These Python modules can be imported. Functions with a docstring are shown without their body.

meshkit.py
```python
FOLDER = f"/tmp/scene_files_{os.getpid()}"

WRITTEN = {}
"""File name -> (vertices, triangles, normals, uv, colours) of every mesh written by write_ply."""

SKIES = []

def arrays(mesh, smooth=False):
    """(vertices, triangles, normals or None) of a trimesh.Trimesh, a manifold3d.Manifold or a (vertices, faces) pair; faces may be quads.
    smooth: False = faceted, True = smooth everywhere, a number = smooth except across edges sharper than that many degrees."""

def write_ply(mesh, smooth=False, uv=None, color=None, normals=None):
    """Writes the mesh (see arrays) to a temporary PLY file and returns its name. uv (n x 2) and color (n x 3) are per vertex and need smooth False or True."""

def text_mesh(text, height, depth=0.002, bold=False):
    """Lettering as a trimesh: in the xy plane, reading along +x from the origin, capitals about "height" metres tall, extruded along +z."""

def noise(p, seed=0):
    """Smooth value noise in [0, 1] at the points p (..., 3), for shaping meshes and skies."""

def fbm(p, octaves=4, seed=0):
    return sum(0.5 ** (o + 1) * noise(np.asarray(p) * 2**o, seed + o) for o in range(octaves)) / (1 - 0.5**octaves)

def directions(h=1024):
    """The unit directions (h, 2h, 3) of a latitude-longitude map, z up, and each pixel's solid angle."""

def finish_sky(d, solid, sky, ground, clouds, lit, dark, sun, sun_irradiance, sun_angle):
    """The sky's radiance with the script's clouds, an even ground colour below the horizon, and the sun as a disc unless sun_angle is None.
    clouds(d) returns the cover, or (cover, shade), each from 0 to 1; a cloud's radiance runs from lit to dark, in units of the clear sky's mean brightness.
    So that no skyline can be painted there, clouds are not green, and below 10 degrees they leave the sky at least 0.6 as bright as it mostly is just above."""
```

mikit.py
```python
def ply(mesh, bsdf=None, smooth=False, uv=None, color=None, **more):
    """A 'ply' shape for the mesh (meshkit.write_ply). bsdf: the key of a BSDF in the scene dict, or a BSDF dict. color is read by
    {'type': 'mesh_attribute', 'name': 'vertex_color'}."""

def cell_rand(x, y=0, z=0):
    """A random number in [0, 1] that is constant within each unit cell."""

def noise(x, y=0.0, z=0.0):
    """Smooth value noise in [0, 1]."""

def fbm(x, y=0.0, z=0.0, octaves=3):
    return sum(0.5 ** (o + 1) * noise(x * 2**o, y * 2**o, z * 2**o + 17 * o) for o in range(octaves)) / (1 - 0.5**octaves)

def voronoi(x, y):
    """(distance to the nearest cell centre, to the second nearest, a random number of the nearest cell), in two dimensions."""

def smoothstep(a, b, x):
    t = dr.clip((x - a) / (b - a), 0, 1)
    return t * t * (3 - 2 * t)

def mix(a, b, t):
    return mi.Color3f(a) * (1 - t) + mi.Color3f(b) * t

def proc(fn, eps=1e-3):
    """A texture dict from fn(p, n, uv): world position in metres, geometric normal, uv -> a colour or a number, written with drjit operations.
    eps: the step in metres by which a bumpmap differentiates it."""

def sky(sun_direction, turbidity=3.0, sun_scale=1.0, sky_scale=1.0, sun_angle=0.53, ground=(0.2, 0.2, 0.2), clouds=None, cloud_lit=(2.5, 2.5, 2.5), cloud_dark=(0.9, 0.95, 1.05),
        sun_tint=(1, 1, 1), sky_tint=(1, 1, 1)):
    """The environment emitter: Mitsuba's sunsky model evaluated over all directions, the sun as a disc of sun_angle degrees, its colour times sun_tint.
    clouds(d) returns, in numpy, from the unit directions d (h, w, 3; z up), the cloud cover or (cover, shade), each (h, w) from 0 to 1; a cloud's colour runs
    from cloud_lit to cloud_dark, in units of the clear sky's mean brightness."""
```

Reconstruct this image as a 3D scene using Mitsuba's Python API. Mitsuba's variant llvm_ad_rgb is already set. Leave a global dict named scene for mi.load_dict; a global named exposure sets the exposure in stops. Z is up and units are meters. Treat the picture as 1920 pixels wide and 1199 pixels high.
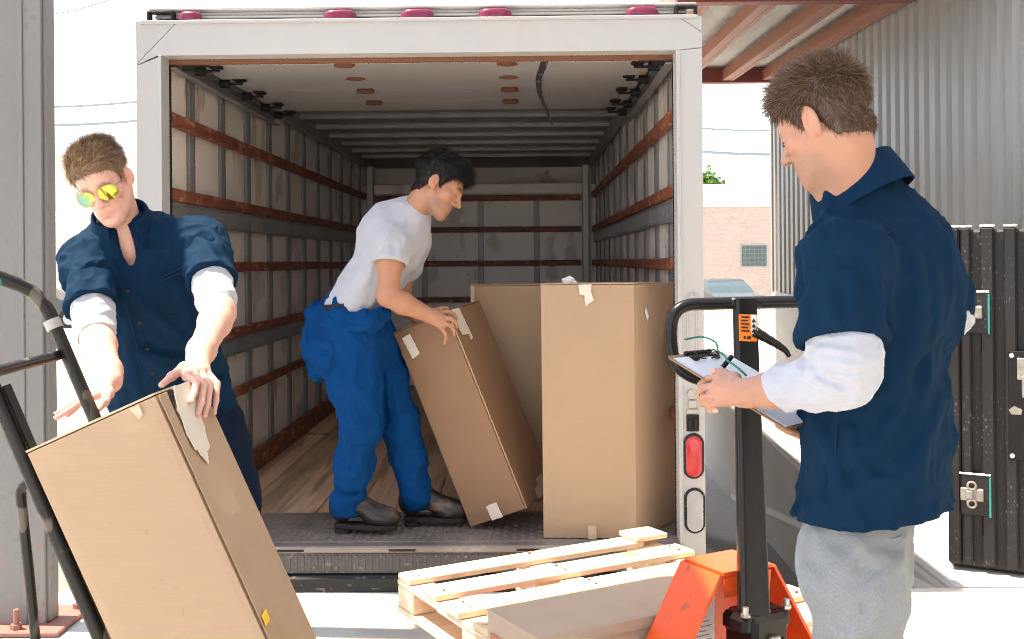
import math, numpy as np, trimesh, drjit as dr, mitsuba as mi, mikit, meshkit
import manifold3d as m3
from shapely.geometry import Polygon, LineString, box as sbox
from mikit import proc, noise, fbm, voronoi, cell_rand, smoothstep, mix

# ------------------------------------------------------------------ camera, sky, exposure
F = 2000.0                      # focal length in pixels of a 1920 pixel wide picture
CAM = np.array([0.0, 0.0, 1.47])
ROLL = 0.008
scene, labels = {'type': 'scene'}, {}
scene['camera'] = {'type': 'perspective', 'fov': 2 * math.degrees(math.atan(960 / F)), 'fov_axis': 'x',
                   'principal_point_offset_x': 0.0, 'principal_point_offset_y': (599.5 - 490) / 1199,
                   'near_clip': 0.05, 'far_clip': 2000.0,
                   'to_world': mi.ScalarTransform4f().look_at(origin=CAM.tolist(), target=[0, 10, 1.47], up=[ROLL, 0, 1])}
SUN_EL, SUN_AZ = 66.0, 5.0      # the sun stands to the left of the dock
_e, _a = math.radians(SUN_EL), math.radians(SUN_AZ)
SUN = [-math.cos(_a) * math.cos(_e), math.sin(_a) * math.cos(_e), math.sin(_e)]


def sky_clouds(d):
    q = d / np.maximum(d[..., 2:3], 0.08)
    n = meshkit.fbm(np.stack([q[..., 0] * 0.5, q[..., 1] * 0.5, 0 * q[..., 0]], -1), 5, 3)
    return np.clip(0.62 + 0.9 * (n - 0.45), 0, 0.96)


scene['daylight'] = mikit.sky(SUN, turbidity=3.0, clouds=sky_clouds, cloud_lit=(2.3, 2.3, 2.3))
exposure = 3.35

# ------------------------------------------------------------------ helpers
def at(px, py, d):
    """The point that lies d metres in front of the camera and shows at this pixel of the 1920 x 1199 picture."""
    a, b = (px - 960) / F, (490 - py) / F
    c, s = math.cos(math.atan(ROLL)), math.sin(math.atan(ROLL))
    return np.array([d * (a * c + b * s), d, 1.47 + d * (-a * s + b * c)])


V = lambda *a: np.array(a, float)
unit = lambda v: np.asarray(v, float) / np.linalg.norm(v)
cat = trimesh.util.concatenate


def num(key):
    if key not in USED:
        USED.add(key)
        return key
    k = 1
    while f'{key}_{k:03d}' in USED:
        k += 1
    USED.add(f'{key}_{k:03d}')
    return f'{key}_{k:03d}'


USED = set()


def put(name, mesh, mat, parent=None, smooth=False, color=None, label=None, kind=None, **more):
    """ONE entry of the scene; its key is parent__name, numbered where the name is taken."""
    key = num(f'{parent}__{name}' if parent else name)
    scene[key] = mikit.ply(mesh, mat, smooth, color=color, **more)
    info = {}
    if label: info['label'] = label
    if kind: info['kind'] = kind
    if info: labels[key] = info
    return key


def thing(name, label, category, group=None):
    key = num(name)
    labels[key] = {'label': label, 'category': category}
    if group: labels[key]['group'] = group
    return key


def frame(o, x, y, z):
    m = np.eye(4)
    m[:3, 0], m[:3, 1], m[:3, 2], m[:3, 3] = x, y, z, o
    return m


def moved(mesh, m):
    mesh = mesh.copy()
    mesh.apply_transform(m)
    return mesh


def cbox(x0, x1, y0, y1, z0, z1, c=0.0):
    """A box with chamfered edges."""
    lo, hi = np.array([x0, y0, z0]), np.array([x1, y1, z1])
    lo, hi = np.minimum(lo, hi), np.maximum(lo, hi)
    if c <= 0:
        m = trimesh.creation.box(hi - lo)
        m.apply_translation((lo + hi) / 2)
        return m
    c = min(c, (hi - lo).min() * 0.45)
    pts = []
    for i in (0, 1):
        for j in (0, 1):
            for k in (0, 1):
                p = np.where([i, j, k], hi, lo)
                s = np.where([i, j, k], -c, c)
                for ax in range(3):
                    q = p + s
                    q[ax] = p[ax]
                    pts.append(q)
    return trimesh.convex.convex_hull(np.array(pts))


def loft(rings, closed=True, cap=True):
    """A surface through rings of equal point counts."""
    rings = np.asarray(rings, float)
    n, m = rings.shape[:2]
    v = rings.reshape(-1, 3)
    f = []
    for i in range(n - 1):
        for j in range(m if closed else m - 1):
            a, b = i * m + j, i * m + (j + 1) % m
            f += [[a, b, b + m], [a, b + m, a + m]]
    if cap and closed:
        v = np.vstack([v, rings[0].mean(0), rings[-1].mean(0)])
        for j in range(m):
            f += [[n * m, (j + 1) % m, j], [n * m + 1, (n - 1) * m + j, (n - 1) * m + (j + 1) % m]]
    return trimesh.Trimesh(v, f, process=False)


def curve(points, n=24):
    """A smooth line (Catmull-Rom) through the points."""
    p = np.asarray(points, float)
    p = np.vstack([2 * p[0] - p[1], p, 2 * p[-1] - p[-2]])
    out = []
    for i in range(1, len(p) - 2):
        for t in np.linspace(0, 1, n, endpoint=False):
            a, b, c, d = p[i - 1:i + 3]
            out.append(0.5 * (2 * b + (c - a) * t + (2 * a - 5 * b + 4 * c - d) * t**2 + (3 * b - a - 3 * c + d) * t**3))
    return np.array(out + [p[-2]])


def frames_along(p):
    t = np.gradient(p, axis=0)
    t /= np.linalg.norm(t, axis=1, keepdims=True) + 1e-12
    ref = V(0, 0, 1) if abs(t[0, 2]) < 0.9 else V(0, 1, 0)
    a = []
    for i in range(len(p)):
        ref = ref - t[i] * (ref @ t[i])
        ref /= np.linalg.norm(ref)
        a.append(ref)
    a = np.array(a)
    return t, a, np.cross(t, a)


def tube(points, r, sides=14, smooth_n=0, cap=True):
    p = curve(points, smooth_n) if smooth_n else np.asarray(points, float)
    t, a, b = frames_along(p)
    r = np.broadcast_to(r, (len(p),))
    ang = np.arange(sides) * 2 * np.pi / sides
    rings = p[:, None] + r[:, None, None] * (np.cos(ang)[None, :, None] * a[:, None] + np.sin(ang)[None, :, None] * b[:, None])
    return loft(rings, cap=cap)


def cyl(a, b, r, sides=20, r2=None):
    return tube(np.array([a, b]), np.array([r, r if r2 is None else r2]), sides)


def extrude(poly, h, m=None):
    g = trimesh.creation.extrude_polygon(poly, h, engine='earcut')
    if m is not None:
        g.apply_transform(m)
    return g


def sheet(poly_pts, thick, o, x, y):
    """A flat plate: 2-D outline in the axes x, y at o, thickened along x cross y."""
    return extrude(Polygon(poly_pts), thick, frame(o, x, y, np.cross(x, y)))


# ------------------------------------------------------------------ materials
def rgb(*c):
    return {'type': 'rgb', 'value': list(c)}


def mat(name, color, rough=0.6, spec=0.5, metal=0.0, bump=None, bscale=1.0, **more):
    b = {'type': 'principled', 'base_color': color if isinstance(color, dict) else rgb(*color), 'roughness': rough, 'metallic': metal, 'specular': spec, **more}
    b = {'type': 'twosided', 'bsdf': b}
    if bump is not None:
        b = {'type': 'bumpmap', 'arbitrary': bump, 'scale': bscale, 'bsdf': b}
    scene[name] = b


def c_dock(p, n, uv):
    a = fbm(p.x * 1.3, p.y * 1.3, p.z, 4)
    g = noise(p.x * 90, p.y * 90, p.z * 90)
    st = smoothstep(0.6, 0.78, fbm(p.x * 2.1 + 7, p.y * 2.1, 3.0, 4))
    v = 0.37 + 0.10 * a + 0.05 * (g - 0.5)
    return mix(mi.Color3f(v, v * 0.985, v * 0.955), mi.Color3f(0.22, 0.21, 0.19), 0.35 * st)


def c_pit(p, n, uv):
    a = fbm(p.x * 1.1, p.y * 1.1, p.z, 4)
    st = smoothstep(0.42, 0.62, fbm(p.x * 1.7 + 3, p.y * 0.9, 1.0, 4))
    g = noise(p.x * 55, p.y * 55, 2.0)
    v = 0.30 + 0.10 * a + 0.06 * (g - 0.5)
    return mix(mi.Color3f(v, v * 0.96, v * 0.90), mi.Color3f(0.085, 0.08, 0.07), 0.75 * st)


def c_yard(p, n, uv):
    a = fbm(p.x * 0.5, p.y * 0.5, p.z, 4)
    v = 0.35 + 0.10 * a + 0.04 * (noise(p.x * 30, p.y * 30, 2.0) - 0.5)
    return mi.Color3f(v, v * 0.975, v * 0.93)


def c_wallc(p, n, uv):
    a = fbm(p.y * 1.5, p.z * 3.0, p.x, 4)
    v = 0.42 + 0.12 * (a - 0.5) + 0.03 * (noise(p.x * 70, p.y * 70, p.z * 70) - 0.5)
    return mi.Color3f(v, v * 0.95, v * 0.87)


def c_white(p, n, uv):
    a = fbm(p.x * 3, p.y * 3, p.z * 3, 4)
    sc = smoothstep(0.70, 0.76, noise(p.x * 40, p.y * 40, p.z * 12)) * smoothstep(0.5, 0.7, fbm(p.x * 4 + 9, p.y, p.z * 4, 3))
    v = 0.41 + 0.04 * (a - 0.5)
    return mix(mi.Color3f(v, v * 0.998, v * 0.985), mi.Color3f(0.45, 0.38, 0.31), 0.3 * sc)


def c_panel(p, n, uv):
    a = fbm(p.y * 2.2 + p.x * 2.0, p.z * 1.2, p.x, 4)
    sm = smoothstep(0.60, 0.72, fbm(p.y * 5.0 + p.x * 5 + 11, p.z * 3.0, 4.0, 4))
    dot = smoothstep(0.86, 0.92, noise(p.y * 24 + p.x * 24, p.z * 24, 5.0))
    v = 0.83 + 0.08 * (a - 0.5)
    c = mi.Color3f(v, v * 0.945, v * 0.87)
    return mix(mix(c, mi.Color3f(0.30, 0.23, 0.17), 0.45 * sm), mi.Color3f(0.14, 0.10, 0.08), 0.5 * dot * sm)


def c_rail(p, n, uv):
    a = fbm(p.y * 6 + p.x * 6, p.z * 40, p.x * 3, 4)
    w = smoothstep(0.66, 0.74, noise(p.y * 60 + p.x * 60, p.z * 110, 1.0))
    k = smoothstep(0.52, 0.7, fbm(p.y * 14, p.z * 22, p.x * 14 + 5, 3))
    c = mix(mi.Color3f(0.27, 0.085, 0.045), mi.Color3f(0.115, 0.04, 0.025), a)
    return mix(mix(c, mi.Color3f(0.40, 0.15, 0.065), 0.55 * k), mi.Color3f(0.55, 0.42, 0.33), 0.5 * w * k)


def c_grey(p, n, uv):
    a = fbm(p.x * 7, p.y * 7, p.z * 3, 4)
    v = 0.24 + 0.13 * (a - 0.5)
    return mi.Color3f(v, v * 1.0, v * 1.0)


def c_plank(p, n, uv):
    k = cell_rand(dr.floor(p.x * 5.0), 3, 1)
    g = fbm(p.x * 55, p.y * 2.2 + 30 * k, 2.0, 4)
    s = smoothstep(0.50, 0.66, fbm(p.x * 9 + 4, p.y * 0.9 + 9 * k, 7.0, 4))
    c = mix(mi.Color3f(0.78, 0.55, 0.37), mi.Color3f(0.58, 0.365, 0.225), g)
    return mix(c * (0.86 + 0.28 * k), mi.Color3f(0.26, 0.17, 0.115), 0.6 * s)


def c_tread(p, n, uv):
    a = fbm(p.x * 5, p.y * 5, p.z * 5, 4)
    w = smoothstep(0.60, 0.8, noise(p.x * 70, p.y * 70, p.z * 70)) * smoothstep(0.45, 0.6, a)
    return mix(mi.Color3f(0.23, 0.195, 0.175) * (0.65 + 0.75 * a), mi.Color3f(0.36, 0.32, 0.29), 0.35 * w)


def c_rubber(p, n, uv):
    w = 0.6 * smoothstep(0.84, 0.90, noise(p.x * 60, p.y * 60, p.z * 60))
    a = fbm(p.x * 9, p.y * 9, p.z * 9, 3)
    return mix(mi.Color3f(0.010, 0.0105, 0.012) * (0.6 + 0.9 * a), mi.Color3f(0.35, 0.34, 0.33), 0.4 * w)


def cardboard(base):
    def fn(p, n, uv):
        a = fbm(p.x * 3, p.y * 3, p.z * 3, 4)
        fl = 0.5 + 0.5 * dr.sin(p.z * 1250.0 + 1.5 * noise(p.x * 4, p.z * 4, p.y * 4))
        f2 = noise(p.x * 16, p.y * 16, p.z * 260)
        sp = smoothstep(0.885, 0.93, noise(p.x * 70, p.y * 70, p.z * 70))
        st = smoothstep(0.66, 0.80, fbm(p.x * 2.3 + 5, p.y * 2.3, p.z * 2.3 + 2, 4))
        c = mi.Color3f(*base) * (0.92 + 0.16 * a + 0.06 * (f2 - 0.5) + 0.02 * (fl - 0.5))
        return mix(c, mi.Color3f(base[0] * 0.62, base[1] * 0.56, base[2] * 0.5), 0.28 * st + 0.22 * sp)
    return fn


def c_pine(p, n, uv):
    q = p.x * 0.876 + p.y * 0.486
    r = p.x * 0.486 - p.y * 0.876
    g = fbm(q * 1.6, r * 60, p.z * 60, 4)
    k = smoothstep(0.88, 0.94, noise(q * 7, r * 22, 3.0))
    c = mix(mi.Color3f(0.70, 0.57, 0.41), mi.Color3f(0.54, 0.40, 0.26), g)
    return mix(c, mi.Color3f(0.20, 0.10, 0.05), 0.7 * k)


def b_weave(p, n, uv):
    return 0.0003 * (dr.sin(p.x * 1500 + p.y * 700) * dr.sin(p.z * 1500 + p.y * 600)) + 0.0016 * fbm(p.x * 30, p.y * 30, p.z * 22, 3)


def fabric(base, var=0.12, weft=0.0):
    def fn(p, n, uv):
        a = fbm(p.x * 9, p.y * 9, p.z * 9, 3)
        g = noise(p.x * 420, p.y * 420, p.z * 420)
        return mi.Color3f(*base) * (1 + var * (a - 0.5) + (0.08 + weft) * (g - 0.5))
    return fn


def c_denim(p, n, uv):
    a = fbm(p.x * 5, p.y * 5, p.z * 3, 3)
    g = noise(p.x * 700 + p.y * 500, p.y * 500, p.z * 260)
    v = 0.225 + 0.07 * (a - 0.4) + 0.06 * (g - 0.5)
    return mi.Color3f(v * 0.93, v * 1.0, v * 1.07)


def c_blackpaint(p, n, uv):
    a = fbm(p.x * 8, p.y * 8, p.z * 8, 3)
    s = smoothstep(0.66, 0.74, noise(p.x * 45, p.y * 45, p.z * 18)) * smoothstep(0.42, 0.6, fbm(p.x * 6, p.y * 6, p.z * 6 + 3, 3))
    return mix(mi.Color3f(0.0085, 0.0082, 0.0082) * (0.7 + 0.7 * a), mi.Color3f(0.20, 0.17, 0.14), 0.5 * s)


def c_orange(p, n, uv):
    a = fbm(p.x * 6, p.y * 6, p.z * 6, 3)
    s = smoothstep(0.69, 0.76, noise(p.x * 60, p.y * 60, p.z * 25)) * smoothstep(0.5, 0.64, fbm(p.x * 9, p.y * 9, p.z * 9 + 3, 3))
    return mix(mi.Color3f(0.70, 0.082, 0.013) * (0.93 + 0.14 * a), mi.Color3f(0.10, 0.05, 0.04), 0.6 * s)


def c_case(p, n, uv):
    a = fbm(p.x * 6, p.y * 6, p.z * 3, 4)
    s = smoothstep(0.74, 0.86, noise(p.x * 170, p.y * 170, p.z * 60)) * smoothstep(0.4, 0.7, a)
    return mix(mi.Color3f(0.013, 0.0125, 0.013) * (0.6 + 0.8 * a), mi.Color3f(0.24, 0.22, 0.20), 0.30 * s)


def c_siding(p, n, uv):
    a = fbm(p.x * 4, p.y * 4, p.z * 0.7, 4)
    d = smoothstep(0.6, 0.75, fbm(p.y * 12 + 3, p.z * 1.2, p.x * 12, 3))
    v = 0.27 + 0.07 * (a - 0.5)
    return mix(mi.Color3f(v, v * 0.985, v * 0.93), mi.Color3f(0.27, 0.24, 0.20), 0.4 * d)


def c_brick(p, n, uv):
    row = dr.floor(p.z / 0.08)
    q = p.x / 0.24 + 0.5 * (row - 2 * dr.floor(row / 2))
    k = cell_rand(dr.floor(q), row, 1)
    fx, fz = q - dr.floor(q), p.z / 0.08 - row
    m = dr.maximum(smoothstep(0.94, 0.97, fx), smoothstep(0.86, 0.92, fz))
    c = mix(mi.Color3f(0.42, 0.315, 0.265), mi.Color3f(0.47, 0.375, 0.32), k)
    return mix(c, mi.Color3f(0.55, 0.50, 0.45), m)


def c_column(p, n, uv):
    a = fbm(p.x * 9, p.y * 9, p.z * 2.0, 4)
    s = smoothstep(0.74, 0.82, noise(p.x * 60, p.y * 60, p.z * 30)) * smoothstep(0.5, 0.65, a)
    r = smoothstep(0.69, 0.74, fbm(p.x * 34, p.y * 34, p.z * 30 + 2, 3)) * smoothstep(0.48, 0.42, p.z)
    v = 0.175 + 0.03 * (a - 0.5)
    return mix(mix(mi.Color3f(v, v * 0.99, v * 0.96), mi.Color3f(0.10, 0.095, 0.09), 0.3 * s), mi.Color3f(0.30, 0.12, 0.09), 0.5 * r)


mat('concrete', proc(c_dock), 0.85, 0.3)
mat('pit_concrete', proc(c_pit), 0.85, 0.3)
mat('yard_concrete', proc(c_yard), 0.85, 0.3)
mat('step_rubber', proc(lambda p, n, uv: mi.Color3f(0.080, 0.075, 0.072) * (0.6 + 0.8 * fbm(p.x * 6, p.y * 6, p.z * 12, 4)) + mi.Color3f(0.07) * smoothstep(0.74, 0.84, noise(p.x * 60, p.y * 60, p.z * 60))), 0.55, 0.4)
mat('wall_concrete', proc(c_wallc), 0.85, 0.3)
mat('white_paint', proc(c_white), 0.38, 0.5)
mat('panel_cream', proc(c_panel), 0.38, 0.5)
mat('rail_wood', proc(c_rail), 0.55, 0.45)
mat('grey_steel', proc(c_grey), 0.42, 0.5, 0.35)
mat('plank', proc(c_plank), 0.55, 0.4)
mat('tread', proc(c_tread), 0.42, 0.5, 0.3)
mat('rubber', proc(c_rubber), 0.55, 0.4)
mat('card_a', proc(cardboard((0.37, 0.26, 0.17))), 0.62, 0.35)
mat('card_b', proc(cardboard((0.38, 0.255, 0.155))), 0.62, 0.35)
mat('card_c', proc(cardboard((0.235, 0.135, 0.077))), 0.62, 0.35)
mat('card_d', proc(cardboard((0.41, 0.315, 0.235))), 0.60, 0.35)
mat('card_edge', (0.60, 0.46, 0.31), 0.8, 0.2)
mat('tape_paper', (0.62, 0.56, 0.47), 0.5, 0.4)
mat('tape_tan', (0.52, 0.40, 0.28), 0.22, 0.5)
mat('pine', proc(c_pine), 0.6, 0.35)
mat('navy', proc(fabric((0.0026, 0.0190, 0.047))), 0.85, 0.10, bump=proc(b_weave))
mat('navy_dark', proc(fabric((0.004, 0.010, 0.026))), 0.85, 0.12, bump=proc(b_weave))
mat('blue_cloth', proc(fabric((0.0015, 0.042, 0.155))), 0.85, 0.10, bump=proc(b_weave))
mat('white_cloth', proc(fabric((0.41, 0.425, 0.47), 0.05)), 0.85, 0.2, bump=proc(b_weave), sheen=0.2)
mat('denim', proc(c_denim), 0.8, 0.25, bump=proc(b_weave))
mat('black_paint', proc(c_blackpaint), 0.34, 0.35)
mat('black_gloss', (0.005, 0.0052, 0.006), 0.28, 0.32)
mat('black_matte', (0.012, 0.012, 0.012), 0.6, 0.3)
mat('orange_paint', proc(c_orange), 0.3, 0.5)
mat('case_plastic', proc(c_case), 0.45, 0.35)
mat('siding', proc(c_siding), 0.42, 0.5, 0.25)
mat('brick', proc(c_brick), 0.85, 0.2)
mat('column_paint', proc(c_column), 0.5, 0.4)
mat('steel', (0.55, 0.54, 0.52), 0.3, 0.5, 0.9)
mat('dull_steel', (0.40, 0.39, 0.37), 0.45, 0.5, 0.6)
mat('rust_steel', (0.16, 0.075, 0.045), 0.7, 0.3)
mat('red_steel', (0.16, 0.040, 0.032), 0.5, 0.4)
mat('tan_steel', (0.25, 0.10, 0.058), 0.5, 0.4)
mat('stucco', (0.66, 0.59, 0.50), 0.9, 0.2)
mat('band_white', (0.74, 0.73, 0.70), 0.8, 0.2)
mat('roof_grey', (0.34, 0.35, 0.36), 0.7, 0.3)
mat('glass_block', (0.085, 0.115, 0.105), 0.2, 0.3)
mat('dark_glass', (0.03, 0.035, 0.04), 0.05, 0.5)
mat('sky_glass', (0.055, 0.085, 0.095), 0.06, 0.5)
mat('car_paint', (0.05, 0.055, 0.06), 0.25, 0.5, clearcoat=0.8)
mat('car_paint_dark', (0.035, 0.04, 0.05), 0.25, 0.5, clearcoat=0.8)
mat('red_lens', (0.42, 0.006, 0.018), 0.12, 0.6, clearcoat=0.6)
mat('magenta_lens', (0.15, 0.006, 0.040), 0.25, 0.5, clearcoat=0.3)
mat('clear_lens', (0.33, 0.34, 0.35), 0.12, 0.6, clearcoat=0.6)
mat('teal', (0.02, 0.25, 0.23), 0.4, 0.5)
mat('worn_steel', proc(lambda p, n, uv: mi.Color3f(0.26, 0.245, 0.215) * (0.6 + 0.8 * fbm(p.x * 30, p.y * 30, p.z * 30, 3))), 0.5, 0.5, 0.3)
mat('paper', (0.62, 0.64, 0.70), 0.7, 0.25)
mat('label_orange', (0.80, 0.19, 0.012), 0.4, 0.4)
mat('label_white', (0.72, 0.71, 0.70), 0.4, 0.4)
mat('ink', (0.02, 0.018, 0.016), 0.6, 0.3)
mat('faded_ink', (0.20, 0.20, 0.21), 0.6, 0.3)
mat('red_ink', (0.48, 0.16, 0.09), 0.7, 0.3)
mat('yellow_label', (0.75, 0.50, 0.03), 0.5, 0.3)
mat('green_cord', (0.015, 0.17, 0.11), 0.5, 0.4)
mat('base_red', (0.26, 0.12, 0.10), 0.7, 0.3)
mat('foliage', (0.075, 0.15, 0.025), 0.6, 0.3)
mat('bark', (0.09, 0.065, 0.045), 0.9, 0.2)
mat('wire', (0.26, 0.31, 0.34), 0.6, 0.3)
mat('canopy_sheet', (0.60, 0.61, 0.58), 0.6, 0.3)
mat('light_hide', (0.30, 0.24, 0.20), 0.75, 0.2)
# ------------------------------------------------------------------ the setting: ground, dock, pit
PIT = -0.70                     # the pit's floor and the yard beyond; the dock's floor is z = 0
EDGE_V, EDGE_U = 4.78, 1.90     # the dock's edge towards the truck, and its side strip's edge along the pit
YAW = 0.0125                    # the truck stands turned by this angle to the camera's axis
AV, RV = V(math.sin(YAW), math.cos(YAW), 0), V(math.cos(YAW), -math.sin(YAW), 0)
TM = frame(V(0, 0, 0), RV, AV, V(0, 0, 1))          # (u, v, z) of the truck -> world


def tr(mesh):
    return moved(mesh, TM)


def tp(u, v, z):
    return u * RV + v * AV + V(0, 0, z)


g = 600.0
put('ground', trimesh.Trimesh([[-g, 3, PIT], [g, 3, PIT], [g, g, PIT], [-g, g, PIT], [-g, -g, PIT], [g, -g, PIT]],
                              [[0, 1, 2], [0, 2, 3], [4, 5, 1], [4, 1, 0]], process=False), 'yard_concrete', kind='structure')
put('truck_pit_floor', tr(cbox(-4.5, EDGE_U - .06, EDGE_V + .01, 13.0, PIT - .05, PIT + .004)), 'pit_concrete', kind='structure')
put('loading_dock_floor', tr(cbox(-9, 9, -14, EDGE_V, PIT - 0.1, 0.0, 0.012)), 'concrete', kind='structure')


def strip_z(v):
    return max(0.0, 0.049 * (v - 6.4))


vs = [EDGE_V + 0.004, 5.6, 6.4, 8, 10, 12, 15, 19, 24]
rings = [[tp(EDGE_U, v, PIT - 0.1), tp(EDGE_U, v, strip_z(v) - 0.015), tp(EDGE_U + 0.015, v, strip_z(v)), tp(2.64, v, strip_z(v)), tp(2.64, v, PIT - 0.1)] for v in vs]
put('side_walkway', loft(rings), 'concrete', kind='structure')
# added ledge: its sloping top marks the edge of the paler lower wall
rings = [[tp(EDGE_U - 0.002, v, PIT - 0.1), tp(EDGE_U - 0.05, v, PIT - 0.1), tp(EDGE_U - 0.05, v, z - 0.04), tp(EDGE_U - 0.002, v, z)] for v, z in ((4.80, -0.03), (6.5, -0.22), (8.6, -0.50), (9.9, -0.69))]
rw = thing('retaining_wall', 'low bare concrete retaining wall along the truck pit, right of the truck', 'retaining wall')
put('footing', loft(rings), 'wall_concrete', rw)
rings = [[tp(EDGE_U - 0.001, v, PIT - 0.1), tp(EDGE_U - 0.012, v, PIT - 0.1), tp(EDGE_U - 0.012, v, strip_z(v) - 0.05), tp(EDGE_U - 0.001, v, strip_z(v) - 0.03)] for v in vs]
put('face', loft(rings), 'wall_concrete', rw)

# ------------------------------------------------------------------ the metal clad building on the right, with its canopy
WU = 2.62
bld = thing('metal_building', 'grey corrugated metal building on a concrete base, right of the dock', 'building')
top = lambda v: (1.12 if v <= 11.4 else 1.47 - 0.040 * v) if v < 24 else 0.5
rings = [[tp(WU, v, PIT), tp(WU, v, top(v)), tp(WU + 0.25, v, top(v)), tp(WU + 0.25, v, PIT)] for v in (-6, 4, 8, 11.39, 11.41, 14, 18, 23)]
put('concrete_base', loft(rings), 'wall_concrete', bld)
pitch, v0 = 0.183, 11.36
prof = []
v = v0
while v > -6:
    for dv, du in ((0, 0), (0.075, 0), (0.095, 0.034), (0.148, 0.034), (0.168, 0)):
        prof.append((v - dv, WU + 0.02 + du))
    v -= pitch
per = 5 * 5
k = 0
while k < len(prof) - 1:
    part = prof[k:k + per + 1]
    pts = [[tp(u, vv, z) for (vv, u) in part] for z in (1.125, 3.0, 5.6)]
    a = loft(np.array(pts), closed=False, cap=False)
    bk = a.copy(); bk.apply_translation([0.004, 0, 0]); bk.invert()
    put('siding_sheet', cat([a, bk]), 'siding', bld)
    k += per
put('corner_trim', tr(cbox(WU + 0.0, WU + 0.09, v0 + 0.004, v0 + 0.05, 1.125, 5.6, 0.004)), 'siding', bld)
put('end_wall', tr(cbox(WU + 0.10, 12, v0 + 0.01, v0 + 0.06, 0.9, 5.6)), 'siding', bld)
put('roof', tr(cbox(WU - 0.15, 12, -6, v0 + 0.2, 5.6, 5.75, 0.02)), 'roof_grey', bld)
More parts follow.
